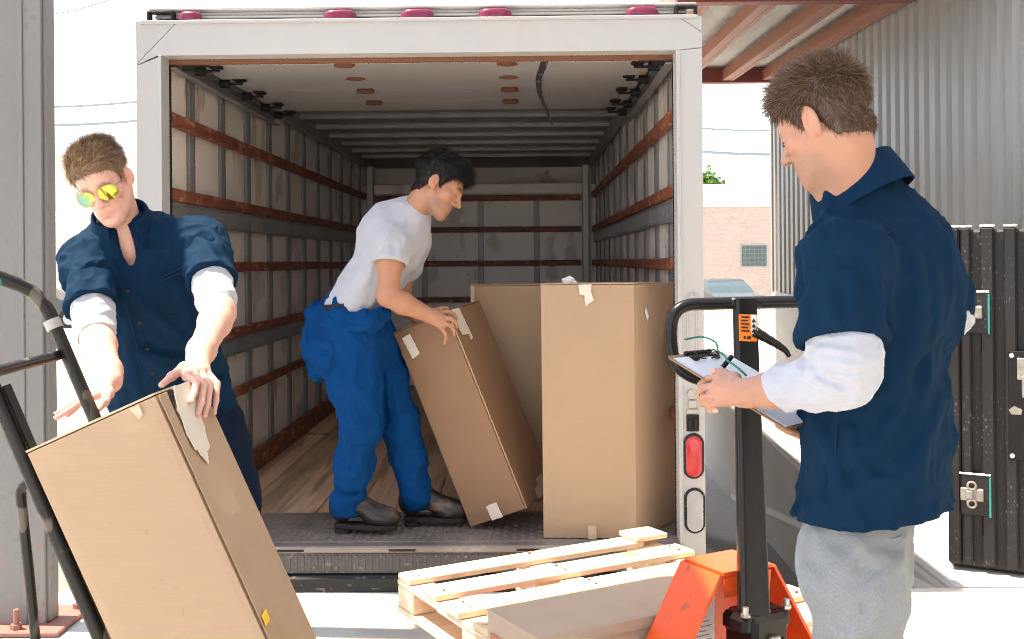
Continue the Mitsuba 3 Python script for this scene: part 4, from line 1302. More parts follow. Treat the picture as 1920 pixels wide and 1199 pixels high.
class Head:
    """A head's own axes: right, forward, up; local points are metres at scale 1, origin between the ears."""

    def __init__(self, o, r, f, u, s=1.0):
        self.o, self.s = np.asarray(o, float), s
        f = unit(f)
        u = unit(np.asarray(u, float) - f * (f @ np.asarray(u, float)))
        self.R = np.array([np.cross(f, u), f, u])

    def __call__(self, x, y, z):
        return self.o + self.s * (self.R.T @ V(x, y, z))

    def local(self, P):
        return ((np.asarray(P) - self.o) @ self.R.T) / self.s

    def tilt(self, yaw=0, pitch=0, roll=0):
        """The rows of an axis frame turned within the head's frame (degrees)."""
        y, p, r = np.radians([yaw, pitch, roll])
        Ry = np.array([[math.cos(y), math.sin(y), 0], [-math.sin(y), math.cos(y), 0], [0, 0, 1]])
        Rx = np.array([[1, 0, 0], [0, math.cos(p), math.sin(p)], [0, -math.sin(p), math.cos(p)]])
        Rr = np.array([[math.cos(r), 0, math.sin(r)], [0, 1, 0], [-math.sin(r), 0, math.cos(r)]])
        return Ry @ Rx @ Rr @ self.R


def head_field(H, neck, neck_r=.056, jaw=1.0, nose=1.0, brow=1.0, ear=1.0):
    s = H.s
    F_ = Field()
    E = lambda c, r, k=.02, op='u', R=None: F_.ell(H(*c), np.array(r) * s, H.R if R is None else R, k * s, op)
    K = lambda a, b, ra, rb, k=.02, op='u': F_.cone(H(*a), H(*b), ra * s, rb * s, k * s, op)
    E((0, -.020, .047), (.073, .092, .078))
    E((0, .034, .036), (.062, .054, .060), .03)
    E((0, .040, -.030), (.054, .050, .068), .03)
    for g in (-1, 1):
        K((g * .054, -.004, -.042), (g * .020 * jaw, .066, -.098), .018, .014, .03)
        E((g * .044, .056, -.012), (.020, .018, .016), .022)
        K((g * .012, .086, .027), (g * .038, .074, .029), .0105 * brow, .009 * brow, .018)
    E((0, .076, -.100), (.021 * jaw, .018, .017), .022)
    E((0, .028, -.076), (.044, .052, .028), .03)
    E((0, .070, -.064), (.030, .024, .028), .025)
    K((0, .088, .018), (0, .112 * (1 + .04 * (nose - 1)), -.021), .0085, .0115 * nose, .014)
    E((0, .116, -.024), (.0105, .0095, .0095), .010)
    for g in (-1, 1):
        E((g * .0125, .101, -.028), (.0085, .010, .0080), .008)
        E((g * .0315, .098, .006), (.0165, .014, .0105), .014, 's')
        E((g * .031, .0785, .007), (.0140, .0125, .0115), .004)
        K((g * .020, .0895, .0105), (g * .042, .083, .0095), .0028, .0024, .004)     # upper lid's fold
        E((g * .0065, .108, -.0345), (.0035, .0045, .0025), .003, 's')
    # lips
    for a, b, ra, rb in (((-.029, .0775, -.0612), (-.007, .0900, -.0570), .0036, .0050), ((-.007, .0900, -.0570), (0, .0902, -.0582), .0050, .0047),
                         ((0, .0902, -.0582), (.007, .0900, -.0570), .0047, .0050), ((.007, .0900, -.0570), (.029, .0775, -.0612), .0050, .0036)):
        K(a, b, ra, rb, .006)
    K((-.024, .0765, -.0666), (-.008, .0870, -.0692), .0038, .0052, .006)
    K((-.008, .0870, -.0692), (.008, .0870, -.0692), .0052, .0052, .006)
    K((.008, .0870, -.0692), (.024, .0765, -.0666), .0052, .0038, .006)
    K((-.031, .0800, -.0630), (-.010, .0945, -.0634), .0011, .0013, .002, 's')
    K((-.010, .0945, -.0634), (.010, .0945, -.0634), .0013, .0013, .002, 's')
    K((.010, .0945, -.0634), (.031, .0800, -.0630), .0013, .0011, .002, 's')
    K((-.013, .0985, -.0835), (.013, .0985, -.0835), .006, .006, .010, 's')
    # ears
    for g in (-1, 1):
        Re = H.tilt(yaw=g * 27, pitch=-8, roll=g * 6)
        E((g * .0800, -.014, .004), (.0068 * ear, .0195 * ear, .0310 * ear), .006, 'u', Re)
        E((g * .0745, -.004, -.020), (.0075, .010, .012), .008)
        E((g * (.0800 + .008 * ear), -.014 + .006 * ear, .003), (.0068, .0105 * ear, .0195 * ear), .003, 's', Re)
        K((g * (.081 + .004 * ear), -.016, .014), (g * (.081 + .004 * ear), -.012, -.012), .0035 * ear, .0030 * ear, .004)
        K((g * .0805, -.003, .020), (g * .0800, .004, -.002), .0040, .0030, .004)
    nk = H(0, -.026, -.045)
    F_.cone(nk, neck, neck_r * .97, neck_r * 1.04, .03)
    F_.cone(H(0, -.035, -.02), neck + (nk - neck) * .3, neck_r * .9, neck_r, .02)
    return F_


def skin_colour(P, H, base, lip=(.42, .15, .13), red=(.56, .25, .19), stubble=None, brow=(.16, .09, .05), brow_w=1.0):
    """Pigment of the skin: lips, flushed cheeks, nose and ears, brows, and a beard's shadow where there is one."""
    q = H.local(P)
    x, y, z = np.abs(q[:, 0]), q[:, 1], q[:, 2]
    c = np.tile(np.array(base, float), (len(P), 1))
    n_ = meshkit.fbm(P * 60, 3)
    c *= (.93 + .14 * n_)[:, None]

    def blend(w, col):
        nonlocal c
        w = np.clip(w, 0, 1)[:, None]
        c = c * (1 - w) + np.array(col) * w

    near = np.linalg.norm(q, axis=1) < .2
    g = lambda a, b, cc, r: np.exp(-((x - a) / r[0])**2 - ((y - b) / r[1])**2 - ((z - cc) / r[2])**2)
    blend(.45 * g(.043, .07, -.02, (.02, .03, .018)), red)
    blend(.40 * g(0, .115, -.024, (.012, .014, .011)), red)
    blend(.45 * g(.082, -.012, .004, (.012, .03, .032)), red)
    if stubble is not None:
        m = np.clip((-.030 - z + .35 * (y - .06)) / .02, 0, 1) * np.clip((y + .012) / .02, 0, 1) * np.clip((z + .15) / .02, 0, 1)
        up = np.exp(-((x) / .022)**2 - ((z + .047) / .009)**2) * (y > .07)
        sp = meshkit.noise(P * 260, 2)
        blend(np.maximum(m, up) * near * (.50 + .42 * sp), stubble)
    blend(.6 * np.exp(-(x / .028)**4 - ((z + .0632) / .0088)**4) * (y > .074) * near, lip)
    bz = .028 + .006 * np.clip(x / .03, 0, 1) - .010 * np.clip((x - .032) / .02, 0, 1)
    sp = meshkit.noise(P @ H.R.T * [500, 200, 160], 5)
    blend(np.exp(-((x - .029) / .0185)**4 - ((z - bz) / (.0050 * brow_w))**2) * (y > .06) * near * (.55 + .5 * sp), brow)
    return np.clip(c, 0, 1)


def strands(roots, dirs, lens, rad, seed, bend, curl=.25, seg=4):
    """Tapered three-sided locks of hair in one mesh. bend: what pulls each lock as it grows."""
    r_ = np.random.default_rng(seed)
    n = len(roots)
    d = dirs / np.linalg.norm(dirs, axis=1, keepdims=True)
    P = [roots]
    for i in range(seg):
        d = d + bend / seg + r_.normal(size=(n, 3)) * curl / seg
        d /= np.linalg.norm(d, axis=1, keepdims=True)
        P.append(P[-1] + d * lens[:, None] / seg)
    P = np.array(P)
    v, f = [], []
    a = np.cross(dirs, r_.normal(size=(n, 3)))
    a /= np.linalg.norm(a, axis=1, keepdims=True) + 1e-9
    b = np.cross(d, a)
    w = np.linspace(1, .12, seg + 1)
    ang = np.arange(3) * 2 * np.pi / 3
    for i in range(seg + 1):
        for t in ang:
            v.append(P[i] + rad[:, None] * w[i] * (math.cos(t) * a + math.sin(t) * b * 1.0))
    v = np.array(v)                               # (seg+1)*3, n, 3
    K_ = (seg + 1) * 3
    V_ = v.transpose(1, 0, 2).reshape(-1, 3)
    base = []
    for i in range(seg):
        for j in range(3):
            p, q = i * 3 + j, i * 3 + (j + 1) % 3
            base += [[p, q, q + 3], [p, q + 3, p + 3]]
    base = np.array(base)
    f = (np.arange(n)[:, None, None] * K_ + base[None]).reshape(-1, 3)
    return trimesh.Trimesh(V_, f, process=False)


def hair_on(H, mesh, mask, flow, length, count, rad, seed, lift=.35, curl=.25, pull=None):
    """Strands rooted on the part of a mesh where mask(local points) > random; flow(local) -> local direction; length(local)."""
    r_ = np.random.default_rng(seed)
    pts, fi = [], []
    a = mesh.triangles
    area = mesh.area_faces
    cen = H.local(a.mean(1))
    w = area * np.clip(mask(cen), 0, 1)
    pick = r_.choice(len(a), count, p=w / w.sum())
    u = r_.random((count, 2)); fl = u.sum(1) > 1; u[fl] = 1 - u[fl]
    p = a[pick, 0] + (a[pick, 1] - a[pick, 0]) * u[:, :1] + (a[pick, 2] - a[pick, 0]) * u[:, 1:]
    n_ = mesh.face_normals[pick]
    q = H.local(p)
    fw = flow(q, r_) @ H.R
    t = fw - n_ * np.sum(fw * n_, 1, keepdims=True)
    t /= np.linalg.norm(t, axis=1, keepdims=True) + 1e-9
    d = t + n_ * (lift(q)[:, None] if callable(lift) else lift)
    L = length(q) * H.s * r_.uniform(.7, 1.2, count)
    bend = (pull if pull is not None else V(0, 0, 0)) - n_ * .12
    return strands(p - n_ * .002, d, L, np.full(count, rad * H.s) * r_.uniform(.7, 1.3, count), seed + 1, bend, curl)


def hand_field(F_, wrist, fore_dir, knuckles, fingers, thumb, s=1.0, palm_t=.0125, k=.008):
    """knuckles: four points index..little; fingers: for each the points after its knuckle; thumb: points from its root."""
    kn = [np.asarray(p, float) for p in knuckles]
    mid = np.mean(kn, axis=0)
    across = unit(kn[3] - kn[0])
    along = unit(mid - wrist)
    for i, p in enumerate(kn):
        a = wrist + (p - mid) * .42 + along * .012
        F_.cone(a, p, .0145 * s, (.0112 - .0006 * i) * s, .016 * s)
    for i in range(3):
        a = (kn[i] + kn[i + 1]) / 2
        F_.cone(wrist * .55 + a * .45, a - along * .006, palm_t * s, .0095 * s, .014 * s)
    R = [(.0092, .0085, .0078, .0066), (.0095, .0088, .0080, .0067), (.0090, .0083, .0076, .0064), (.0080, .0073, .0066, .0056)]
    for i, (p, pts) in enumerate(zip(kn, fingers)):
        chain = [p] + [np.asarray(q, float) for q in pts]
        F_.chain(chain, [r * s for r in R[i][:len(chain)]], .0045 * s)
    th = [np.asarray(q, float) for q in thumb]
    F_.chain([wrist * .6 + kn[0] * .4 - across * .004] + th, [.0165 * s, .0128 * s, .0098 * s, .0074 * s][:len(th) + 1], .009 * s)
    F_.cone(wrist - unit(fore_dir) * .02, wrist * .72 + mid * .28, .0235 * s, .0190 * s, .02 * s)
    return kn, across, along


def nails(kn, fingers, thumb, back, s=1.0):
    """Finger nails: small curved plates on the back of each last joint."""
    out = []
    for pts, w in list(zip(fingers, (.0056, .0058, .0054, .0047))) + [(thumb, .0066)]:
        a, b = np.asarray(pts[-2], float), np.asarray(pts[-1], float)
        t = unit(b - a)
        n_ = unit(back - t * (back @ t))
        c = b + t * .001 * s + n_ * .0056 * s
        m = trimesh.creation.icosphere(2, 1.0)
        m.apply_scale([w * s, .0068 * s, .0019 * s])
        m.apply_transform(frame(c, np.cross(t, n_), t, n_))
        out.append(m)
    return cat(out)


def collar_mesh(c, up, front, r0, r1, open_deg, stand, leaf, tip, th=.003, n=56, tilt=.0, back_rise=.012, flare=.016):
    """A shirt collar round the neck axis: a stand that folds over into a leaf with pointed fronts."""
    up = unit(up)
    front = unit(np.asarray(front, float) - up * (up @ np.asarray(front, float)))
    side = np.cross(up, front)
    rings = []
    for t in np.linspace(math.radians(open_deg), 2 * math.pi - math.radians(open_deg), n):
        b = (1 - math.cos(t)) / 2                    # 0 front, 1 back
        w = max(0.0, 1 - b * 3.4)                      # near the tips
        d = math.cos(t) * front + math.sin(t) * side
        rad = r0 * (math.cos(t)**2) + r1 * (math.sin(t)**2)
        base = c + d * rad + up * (back_rise * b - tilt * (1 - b))
        st = stand * (.62 + .38 * b)
        lf = leaf + (tip - leaf) * w**1.3
        o = [(0, 0), (.001, st * .55), (.003, st), (.006, st + .004), (.011, st + .001), (.011 + flare * .55, st - lf * .5), (.011 + flare, st - lf)]
        inn = [(.011 + flare - th, st - lf), (.011 + flare * .55 - th, st - lf * .5), (.009, st - .003), (.006, st - .001), (.004 + th, st * .5), (th, 0)]
        fo = w**2 * .012
        prof_ = [(r + (fo * min(1, i / 6)), z) for i, (r, z) in enumerate(o)] + [(r + (fo * max(0, 1 - i / 5)), z) for i, (r, z) in enumerate(inn)]
        rings.append([base + d * r + up * z for r, z in prof_])
    m = loft(np.array(rings))
    m.fix_normals()
    return m
# ------------------------------------------------------------------ cloth and skin helpers
def _value(F_, P):
    X, Y, Z = P[:, 0], P[:, 1], P[:, 2]
    d = np.full(len(P), 1.0)
    for f, c, r, k, op in F_.p:
        if op == 'n':
            amp, sc, R, seed, mask = f
            g1 = np.abs(meshkit.noise((P @ R.T) * sc, seed) - .5) * 2
            g2 = np.abs(meshkit.noise((P @ R.T) * sc * 2.1 + 5, seed + 3) - .5) * 2
            d = d - amp * ((1 - g1)**2 + .45 * (1 - g2)**2 - .6)
            continue
        if op == 'r':
            d = d - f(X, Y, Z)
            continue
        e = f(X, Y, Z)
        if op == 'u': q = np.maximum(k - np.abs(d - e), 0) / max(k, 1e-9); d = np.minimum(d, e) - q * q * k / 4
        else: d = np.maximum(d, -e if op == 's' else e)
    return d


def hit(F_, px, py, lo=1.4, hi=6.0):
    """The nearest point of a field's surface that lies in the direction of this pixel."""
    t = np.linspace(lo, hi, 1200)
    P = np.array([at(px, py, 1.0) - CAM]) * t[:, None] + CAM
    d = _value(F_, P)
    k = np.argmax(d < 0) if (d < 0).any() else np.argmin(d)
    return P[k]


def folds(F_, lines, amp, w, lo=1.4, hi=6.0):
    done = [[hit(F_, x, y, lo, hi) for x, y in ln] for ln in lines]
    for ln in done:
        F_.fold(ln, amp, w)


def seam(F_, name, lines, m, parent, r=.0016, lo=1.4, hi=6.0, push=.0):
    for ln in lines:
        p = np.array([hit(F_, x, y, lo, hi) for x, y in ln])
        p = curve(p, 6) if len(p) > 2 else np.linspace(p[0], p[1], 12)
        put(name, tube(p, r, 5), m, parent)


mat('skin', {'type': 'mesh_attribute', 'name': 'vertex_color'}, 0.44, 0.45, bump=proc(lambda p, n, uv: 0.00022 * noise(p.x * 600, p.y * 600, p.z * 600) + 0.0009 * fbm(p.x * 130, p.y * 130, p.z * 130, 2)))
mat('hair_brown', (0.060, 0.030, 0.017), 0.38, 0.45)
mat('hair_brown_light', (0.20, 0.115, 0.062), 0.36, 0.5)
mat('hair_black', (0.006, 0.005, 0.005), 0.5, 0.3)
mat('hair_fair', (0.16, 0.098, 0.052), 0.36, 0.5)
mat('hair_fair_light', (0.33, 0.22, 0.125), 0.36, 0.5)
mat('seam_navy', (0.006, 0.017, 0.045), 0.8, 0.2)
mat('seam_blue', (0.006, 0.045, 0.17), 0.8, 0.2)
mat('reflection_tint_lens', proc(lambda p, n, uv: mix(mi.Color3f(0.16, 0.34, 0.30), mi.Color3f(0.42, 0.46, 0.09), smoothstep(-1.235, -1.165, p.x + 0.8 * (p.z - 1.665)))), 0.05, 0.5, 1.0)  # mirror coat with teal and yellow green reflections painted in as a gradient
mat('gold', (0.50, 0.34, 0.12), 0.25, 0.5, 1.0)
mat('nail', (0.58, 0.33, 0.27), 0.3, 0.5)
mat('shoe', proc(lambda p, n, uv: mix(mi.Color3f(0.016, 0.012, 0.011), mi.Color3f(0.17, 0.105, 0.07), smoothstep(0.50, 0.72, fbm(p.x * 16, p.y * 16, p.z * 22, 4)) * 0.65)), 0.38, 0.5)
mat('sole', (0.022, 0.019, 0.018), 0.7, 0.3)

HAIRLINE = ([-.13, -.085, -.05, -.030, -.012, .004, .016, .026, .040, .058, .078, .10], [-.060, -.056, -.046, -.006, .030, .020, -.006, .016, .046, .064, .072, .080])


def scalp_mask(up=0.0, soft=.022, line=HAIRLINE):
    def fn(q):
        h = np.interp(q[:, 1], *line) + up
        ear = np.exp(-((np.abs(q[:, 0]) - .086) / .016)**2 - ((q[:, 1] + .014) / .028)**2 - ((q[:, 2] - .002) / .038)**2)
        return np.clip((q[:, 2] - h) / soft + .25, 0, 1) * (1 - np.clip(ear * 2.2, 0, 1)) * (np.linalg.norm(q, axis=1) < .19)
    return fn


def hair_cap(H, mesh, mask, thick, seed):
    q = H.local(mesh.vertices)
    m = mask(q)
    keep = (m[mesh.faces] > .02).all(1)
    s = trimesh.Trimesh(mesh.vertices, mesh.faces[keep], process=False)
    nrm = mesh.vertex_normals
    t = thick(q) if callable(thick) else thick
    nz = meshkit.fbm(q * [70, 40, 40], 3, seed)
    v = mesh.vertices + nrm * (m**.6 * t * (.55 + .8 * nz) * H.s - .001)[:, None]
    s = trimesh.Trimesh(v, mesh.faces[keep], process=False)
    s.remove_unreferenced_vertices()
    return s


def face_hair(t, H, head, m, count=170, rad=.0009, lash=True):
    mk = lambda q: np.exp(-((np.abs(q[:, 0]) - .029) / .0165)**4 - ((q[:, 2] - (.0285 + .005 * np.clip(np.abs(q[:, 0]) / .03, 0, 1) - .010 * np.clip((np.abs(q[:, 0]) - .034) / .02, 0, 1))) / .0042)**2) * (q[:, 1] > .06)
    fl = lambda q, r_: np.stack([np.sign(q[:, 0]) * 1.0, -.3 + 0 * q[:, 0], .35 - 14 * (np.abs(q[:, 0]) - .02)], 1) + r_.normal(size=q.shape) * .15
    put('eyebrows', hair_on(H, head, mk, fl, lambda q: .009 + 0 * q[:, 0], count, rad, 91, .25, .1), m, t)
    if lash:
        for s in (-1, 1):
            put('eyelashes', tube(curve([H(s * .0175, .0905, .0035), H(s * .025, .0925, .0015), H(s * .033, .0915, .001), H(s * .0405, .0865, .002), H(s * .0455, .081, .0045)], 5), .0011 * H.s, 6), 'hair_black', t)


def person(label, group=None):
    return thing('person', label, 'person', group)


def shoe(t, ankle, toe_dir, up, ln, s, name='shoe'):
    f = unit(np.asarray(toe_dir, float) - up * (up @ np.asarray(toe_dir, float)))
    r = np.cross(f, up)
    P = lambda x, y, z: ankle + s * (x * r + y * f + z * up)
    Q = Field()
    Q.ell(P(0, -.035, .0), np.array([.040, .055, .062]) * s, [r, f, up], .03)
    Q.cone(P(0, .0, .030), P(0, .10, -.015), .048 * s, .040 * s, .03)
    Q.ell(P(0, .14, -.036), np.array([.047, .078, .048]) * s, [r, f, up], .03)
    Q.cone(P(0, -.02, .02), P(0, -.02, .06), .046 * s, .046 * s, .02)
    Q.plane(P(0, 0, -.062), -up, .006)
    for y in (.04, .06, .08, .105):
        Q.fold([P(-.035, y, .03 - .55 * (y - .04)), P(.035, y, .03 - .55 * (y - .04))], .003 * s, .006 * s)
    for x in (-1, 1):
        Q.fold([P(x * .02, .118, .0), P(x * .046, .11, -.03)], -.004 * s, .007 * s)
    k = put(name, Q.mesh(.006 * s), 'shoe', t, smooth=True)
    o = np.array([(math.cos(a), math.sin(a)) for a in np.linspace(0, 2 * np.pi, 40, endpoint=False)])
    ring = lambda z, g: [P(.0425 * g * c * (1.0 if sn > 0 else .86), .068 + .136 * g * sn, z) for c, sn in o]
    put('sole', loft([ring(-.064, .98), ring(-.068, 1.0), ring(-.082, .99), ring(-.085, .96)]), 'sole', k, smooth=40)
    put('heel', loft([[P(.034 * c, -.030 + .034 * sn, z) for c, sn in o] for z in (-.0855, -.104)]), 'sole', k, smooth=40)
    lc = []
    for y in (.045, .066, .087):
        a, b = P(-.02, y, .036 - .5 * (y - .04)), P(.02, y + .012, .036 - .5 * (y - .04))
        lc.append(tube(curve([a, (a + b) / 2 + up * .007 * s, b], 4), .0024 * s, 6))
    put('laces', cat(lc), 'sole', k)
    return k
# ------------------------------------------------------------------ the man with the clipboard, seen from behind
def man_with_clipboard():
    t = person('man in navy shirt and grey jeans seen from behind, holding a clipboard')
    Fd, Ld, UPv = unit(V(-.82, .574, 0)), unit(V(-.574, -.82, 0)), V(0, 0, 1)
    H = Head(V(.577, 1.97, 1.711), None, V(-.655, .632, -.415), V(-.300, .288, .91), .815)
    neck = V(.640, 2.0, 1.575)
    shL, shR = V(.578, 1.862, 1.462), V(.800, 2.165, 1.475)
    elL, wrL = at(1576, 712, 1.785), at(1402, 738, 1.985)
    elR, wrR = V(.880, 2.19, 1.360), at(1545, 806, 2.16)
    chest, hem = V(.702, 2.035, 1.385), V(.684, 2.025, .93)
    R2 = [Ld, Fd, UPv]
    # shirt
    S = Field()
    S.slab(chest, V(.692, 2.03, 1.15), [(.188, .114), (.176, .116)], R2, k=.03)
    S.slab(V(.692, 2.03, 1.15), hem, [(.176, .116), (.186, .138)], R2, k=.05)
    S.ell(V(.746, 2.0, 1.42), (.145, .082, .15), R2, .05)
    S.cone(neck + V(.012, 0, -.024), shL + V(.004, .01, .0), .057, .062, .05)
    S.cone(neck + V(.012, 0, -.018), shR, .060, .066, .05)
    S.cone(neck + V(.0, 0, .0), neck + V(.03, 0, -.08), .062, .09, .04)
    slv = shL + (elL - shL) * .70
    slr = shR + (elR - shR) * .8
    S.chain([shR, slr], [.072, .066], .04)
    S.cone(shL, shL + (elL - shL) * .12, .068, .062, .035)
    ua = unit(elL - shL)
    base = Field(); base.p = list(S.p)
    folds(S, [[(1668, 470), (1655, 540), (1662, 610)], [(1735, 575), (1700, 660), (1655, 745)], [(1762, 745), (1725, 835), (1690, 890)],
              [(1700, 745), (1668, 800), (1640, 870)], [(1590, 790), (1600, 860), (1640, 905)], [(1712, 470), (1722, 540), (1716, 620)],
              [(1600, 930), (1640, 900), (1690, 912)], [(1700, 940), (1735, 915), (1770, 940)], [(1520, 770), (1560, 850), (1575, 940)], [(1660, 640), (1690, 720), (1730, 760)]], .034, .012, 1.5, 2.4)
    folds(S, [[(1650, 600), (1668, 660), (1700, 700)], [(1676, 800), (1655, 860), (1610, 900)], [(1740, 660), (1715, 745), (1690, 800)]], -.024, .012, 1.5, 2.4)
    S.crinkle(.012, (9, 9, 4.5), seed=4)
    S.crinkle(.008, (22, 22, 11), seed=8)
    S.plane(V(.69, 2.02, 1.000), V(.10, .0, -1), .004)
    shirt = S.mesh(.0048, 2)
    shirt_key = put('shirt', shirt, 'navy', t, smooth=True)
    seam(S, 'stitching', [[(1632, 452), (1680, 430), (1725, 412), (1758, 398)], [(1632, 440), (1622, 400), (1612, 368)], [(1569, 775), (1566, 850), (1566, 950)]], 'seam_navy', shirt_key, .0018, 1.5, 2.4)
    # left sleeve, a tube of its own over the shoulder
    Q = Field()
    sh0 = shL + V(.010, .012, .004)
    Q.ell(sh0 + V(-.004, -.004, -.012), (.070, .070, .074), None, .02)
    Q.chain([sh0, shL + (elL - shL) * .3, slv, slv + ua * .06], [.066, .0655, .066, .067], .02)
    qb = Field(); qb.p = list(Q.p)
    folds(Q, [[(1506, 560), (1516, 600), (1524, 632)], [(1532, 490), (1554, 560), (1568, 620)], [(1588, 500), (1598, 560), (1601, 612)], [(1511, 470), (1504, 520), (1496, 560)], [(1576, 450), (1556, 500), (1521, 540)]], .030, .0115, 1.5, 2.4)
    Q.crinkle(.014, (12, 12, 7), seed=14)
    Q.plane(slv, unit(ua + V(.10, 0, 0)), .003)
    Q.cone(slv - ua * .05, slv + ua * .2, .057, .062, .004, 's')
    put('sleeve', Q.mesh(.0042, 2), 'navy', t, smooth=True)
    col = collar_mesh(neck + V(.012, -.004, .020), V(-.34, .20, 1), Fd, .070, .066, 14, .042, .066, .090, flare=.018)
    put('collar', col, 'navy', shirt_key, smooth=50)
    # white undersleeves
    fa = unit(wrL - elL)
    cuff = elL + (wrL - elL) * .60
    W = Field()
    W.chain([shL + ua * .1, slv, elL - ua * .05, elL, elL + fa * .05, cuff, cuff + fa * .03], [.050, .051, .049, .046, .045, .0385, .038], .02)
    W.ell(elL + V(.016, -.01, .03), (.050, .050, .052), None, .03)
    wb = Field(); wb.p = list(W.p)
    folds(W, [[(1527, 655), (1564, 662), (1614, 668)], [(1537, 680), (1574, 688), (1610, 690)], [(1549, 700), (1579, 705), (1606, 712)], [(1516, 690), (1537, 720), (1574, 735)], [(1495, 715), (1516, 745), (1541, 752)], [(1530, 668), (1574, 675), (1616, 680)], [(1505, 700), (1530, 735), (1564, 748)]], .017, .0075, 1.4, 2.3)
    folds(W, [[(1537, 662), (1574, 669), (1614, 674)], [(1537, 690), (1574, 697), (1604, 700)], [(1532, 702), (1554, 712), (1589, 722)], [(1509, 712), (1530, 738), (1554, 745)]], -.013, .0065, 1.4, 2.3)
    W.crinkle(.0045, (26, 26, 34), seed=9)
    W.cone(cuff - fa * .01, cuff + fa * .12, .0350, .034, .003, 's')
    W.plane(cuff + fa * .002, unit(fa + V(0, 0, -.35)), .003)
    put('undersleeve', W.mesh(.0032, 1), 'white_cloth', t, smooth=True)
    W = Field()
    W.chain([shR, elR, elR + (wrR - elR) * .5], [.05, .056, .044], .02)
    W.crinkle(.008, (30, 30, 30), seed=3)
    put('undersleeve', W.mesh(.006, 2), 'white_cloth', t, smooth=True)
    # jeans
    hL, hR = V(.628, 1.955, .93), V(.690, 2.10, .93)
    kL, aL = V(.645, 1.97, .50), V(.675, 2.0, .10)
    kR, aR = V(.690, 2.13, .50), V(.715, 2.17, .10)
    J = Field()
    J.slab(V(.672, 2.03, 1.02), V(.640, 2.03, .90), [(.140, .085), (.140, .090)], R2, k=.03)
    J.ell(V(.642, 1.985, .90), (.080, .072, .09), R2, .05)
    J.ell(V(.668, 2.07, .90), (.080, .072, .09), R2, .05)
    J.chain([hL + V(.002, 0, -.06), V(.632, 1.965, .70), kL, aL], [.082, .070, .062, .058], .04)
    J.chain([hR + V(-.01, 0, -.06), V(.675, 2.115, .70), kR, aR], [.082, .070, .062, .058], .04)
    jb_ = Field(); jb_.p = list(J.p)
    folds(J, [[(1520, 1010), (1560, 1060), (1600, 1080)], [(1690, 1040), (1665, 1075), (1630, 1100)], [(1540, 1110), (1580, 1150), (1620, 1165)], [(1655, 1120), (1635, 1160), (1600, 1190)], [(1530, 990), (1545, 1030), (1580, 1050)], [(1600, 1000), (1625, 1040), (1670, 1050)], [(1560, 1080), (1600, 1110), (1655, 1100)], [(1535, 1150), (1570, 1185), (1610, 1195)], [(1510, 1060), (1530, 1090), (1545, 1130)]], .020, .011, 1.4, 2.6)
    J.crinkle(.010, (14, 14, 9), seed=7)
    jk_ = put('jeans', J.mesh(.006, 2), 'denim', t, smooth=True)
    seam(J, 'stitching', [[(1598, 985), (1606, 1060), (1612, 1130), (1616, 1196)], [(1640, 990), (1668, 1010), (1690, 1005)]], 'faded_ink', jk_, .0022, 1.4, 2.6)
    shoe(t, aL + V(0, 0, .006), V(-.82, .5, 0), UPv, .28, 1.0)
    shoe(t, aR + V(0, 0, .006), V(-.82, .5, 0), UPv, .28, 1.0)
    # body: hidden trunk and legs (coarse), head and neck, arms and hands (fine)
    T_ = Field()
    T_.slab(chest + V(0, 0, .0), V(.665, 2.03, 1.0), [(.155, .088), (.110, .062)], R2, k=.03)
    T_.cone(neck + V(0, 0, -.01), chest, .052, .10, .04)
    for h_, k_, a_ in ((hL, kL, aL), (hR, kR, aR)):
        T_.chain([h_ + V(.005, 0, 0), k_, a_], [.060, .048, .038], .03)
    T_.chain([chest + V(0, 0, .05), shL, elL, elL + fa * .06], [.07, .050, .038, .036], .03)
    T_.chain([chest + V(0, 0, .05), shR, elR, wrR], [.07, .050, .038, .026], .03)
    trunk = T_.mesh(.009, 2)
    hf = head_field(H, neck + V(0, 0, -.035), .054, brow=1.0, ear=1.28)
    head = hf.mesh(.0030, 3)
    # left hand: fingers round the clipboard's near edge, thumb on the paper, pen between
    A_ = Field()
    A_.chain([elL, elL + fa * .07, elL + fa * .13, wrL - fa * .07, wrL], [.034, .034, .0325, .031, .0265], .02)
    kn = [at(1349, 708, 2.045), at(1341, 724, 2.035), at(1344, 741, 2.03), at(1353, 755, 2.025)]
    fg = [[at(1325, 712, 2.075), at(1314, 722, 2.085), at(1322, 731, 2.07)],
          [at(1317, 728, 2.06), at(1311, 741, 2.065), at(1324, 748, 2.055)],
          [at(1320, 746, 2.05), at(1317, 757, 2.055), at(1332, 761, 2.045)],
          [at(1331, 760, 2.04), at(1330, 769, 2.045), at(1343, 771, 2.035)]]
    th = [at(1378, 710, 2.03), at(1358, 701, 2.055), at(1341, 697, 2.075)]
    k_, ac, al = hand_field(A_, wrL, fa, kn, fg, th, .84)
    A_.crinkle(.0012, (60, 60, 60), seed=2)
    arm = A_.mesh(.0027, 2)
    B_ = Field()
    fb = unit(wrR - elR)
    B_.cone(elR + (wrR - elR) * .4, wrR, .036, .027, .02)
    c0 = at(1503, 796, 2.05)
    knr = [wrR + (c0 - wrR) * .75 + V(0, d_, -.012) for d_ in (.03, .01, -.01, -.03)]
    fgr = [[p + V(-.022, 0, -.002), p + V(-.038, 0, .004), p + V(-.050, 0, .008)] for p in knr]
    hand_field(B_, wrR, fb, knr, fgr, [wrR + V(-.02, .04, .03), wrR + V(-.035, .045, .04), wrR + V(-.05, .045, .042)], .98)
    armr = B_.mesh(.0035, 2)
    body = joined(trunk, head, arm, armr)
    colr = skin_colour(body.vertices, H, (.40, .205, .135), stubble=(.30, .17, .115), red=(.56, .24, .18))
    d_ = np.minimum(np.linalg.norm(body.vertices - np.mean(kn, axis=0), axis=1), 9)
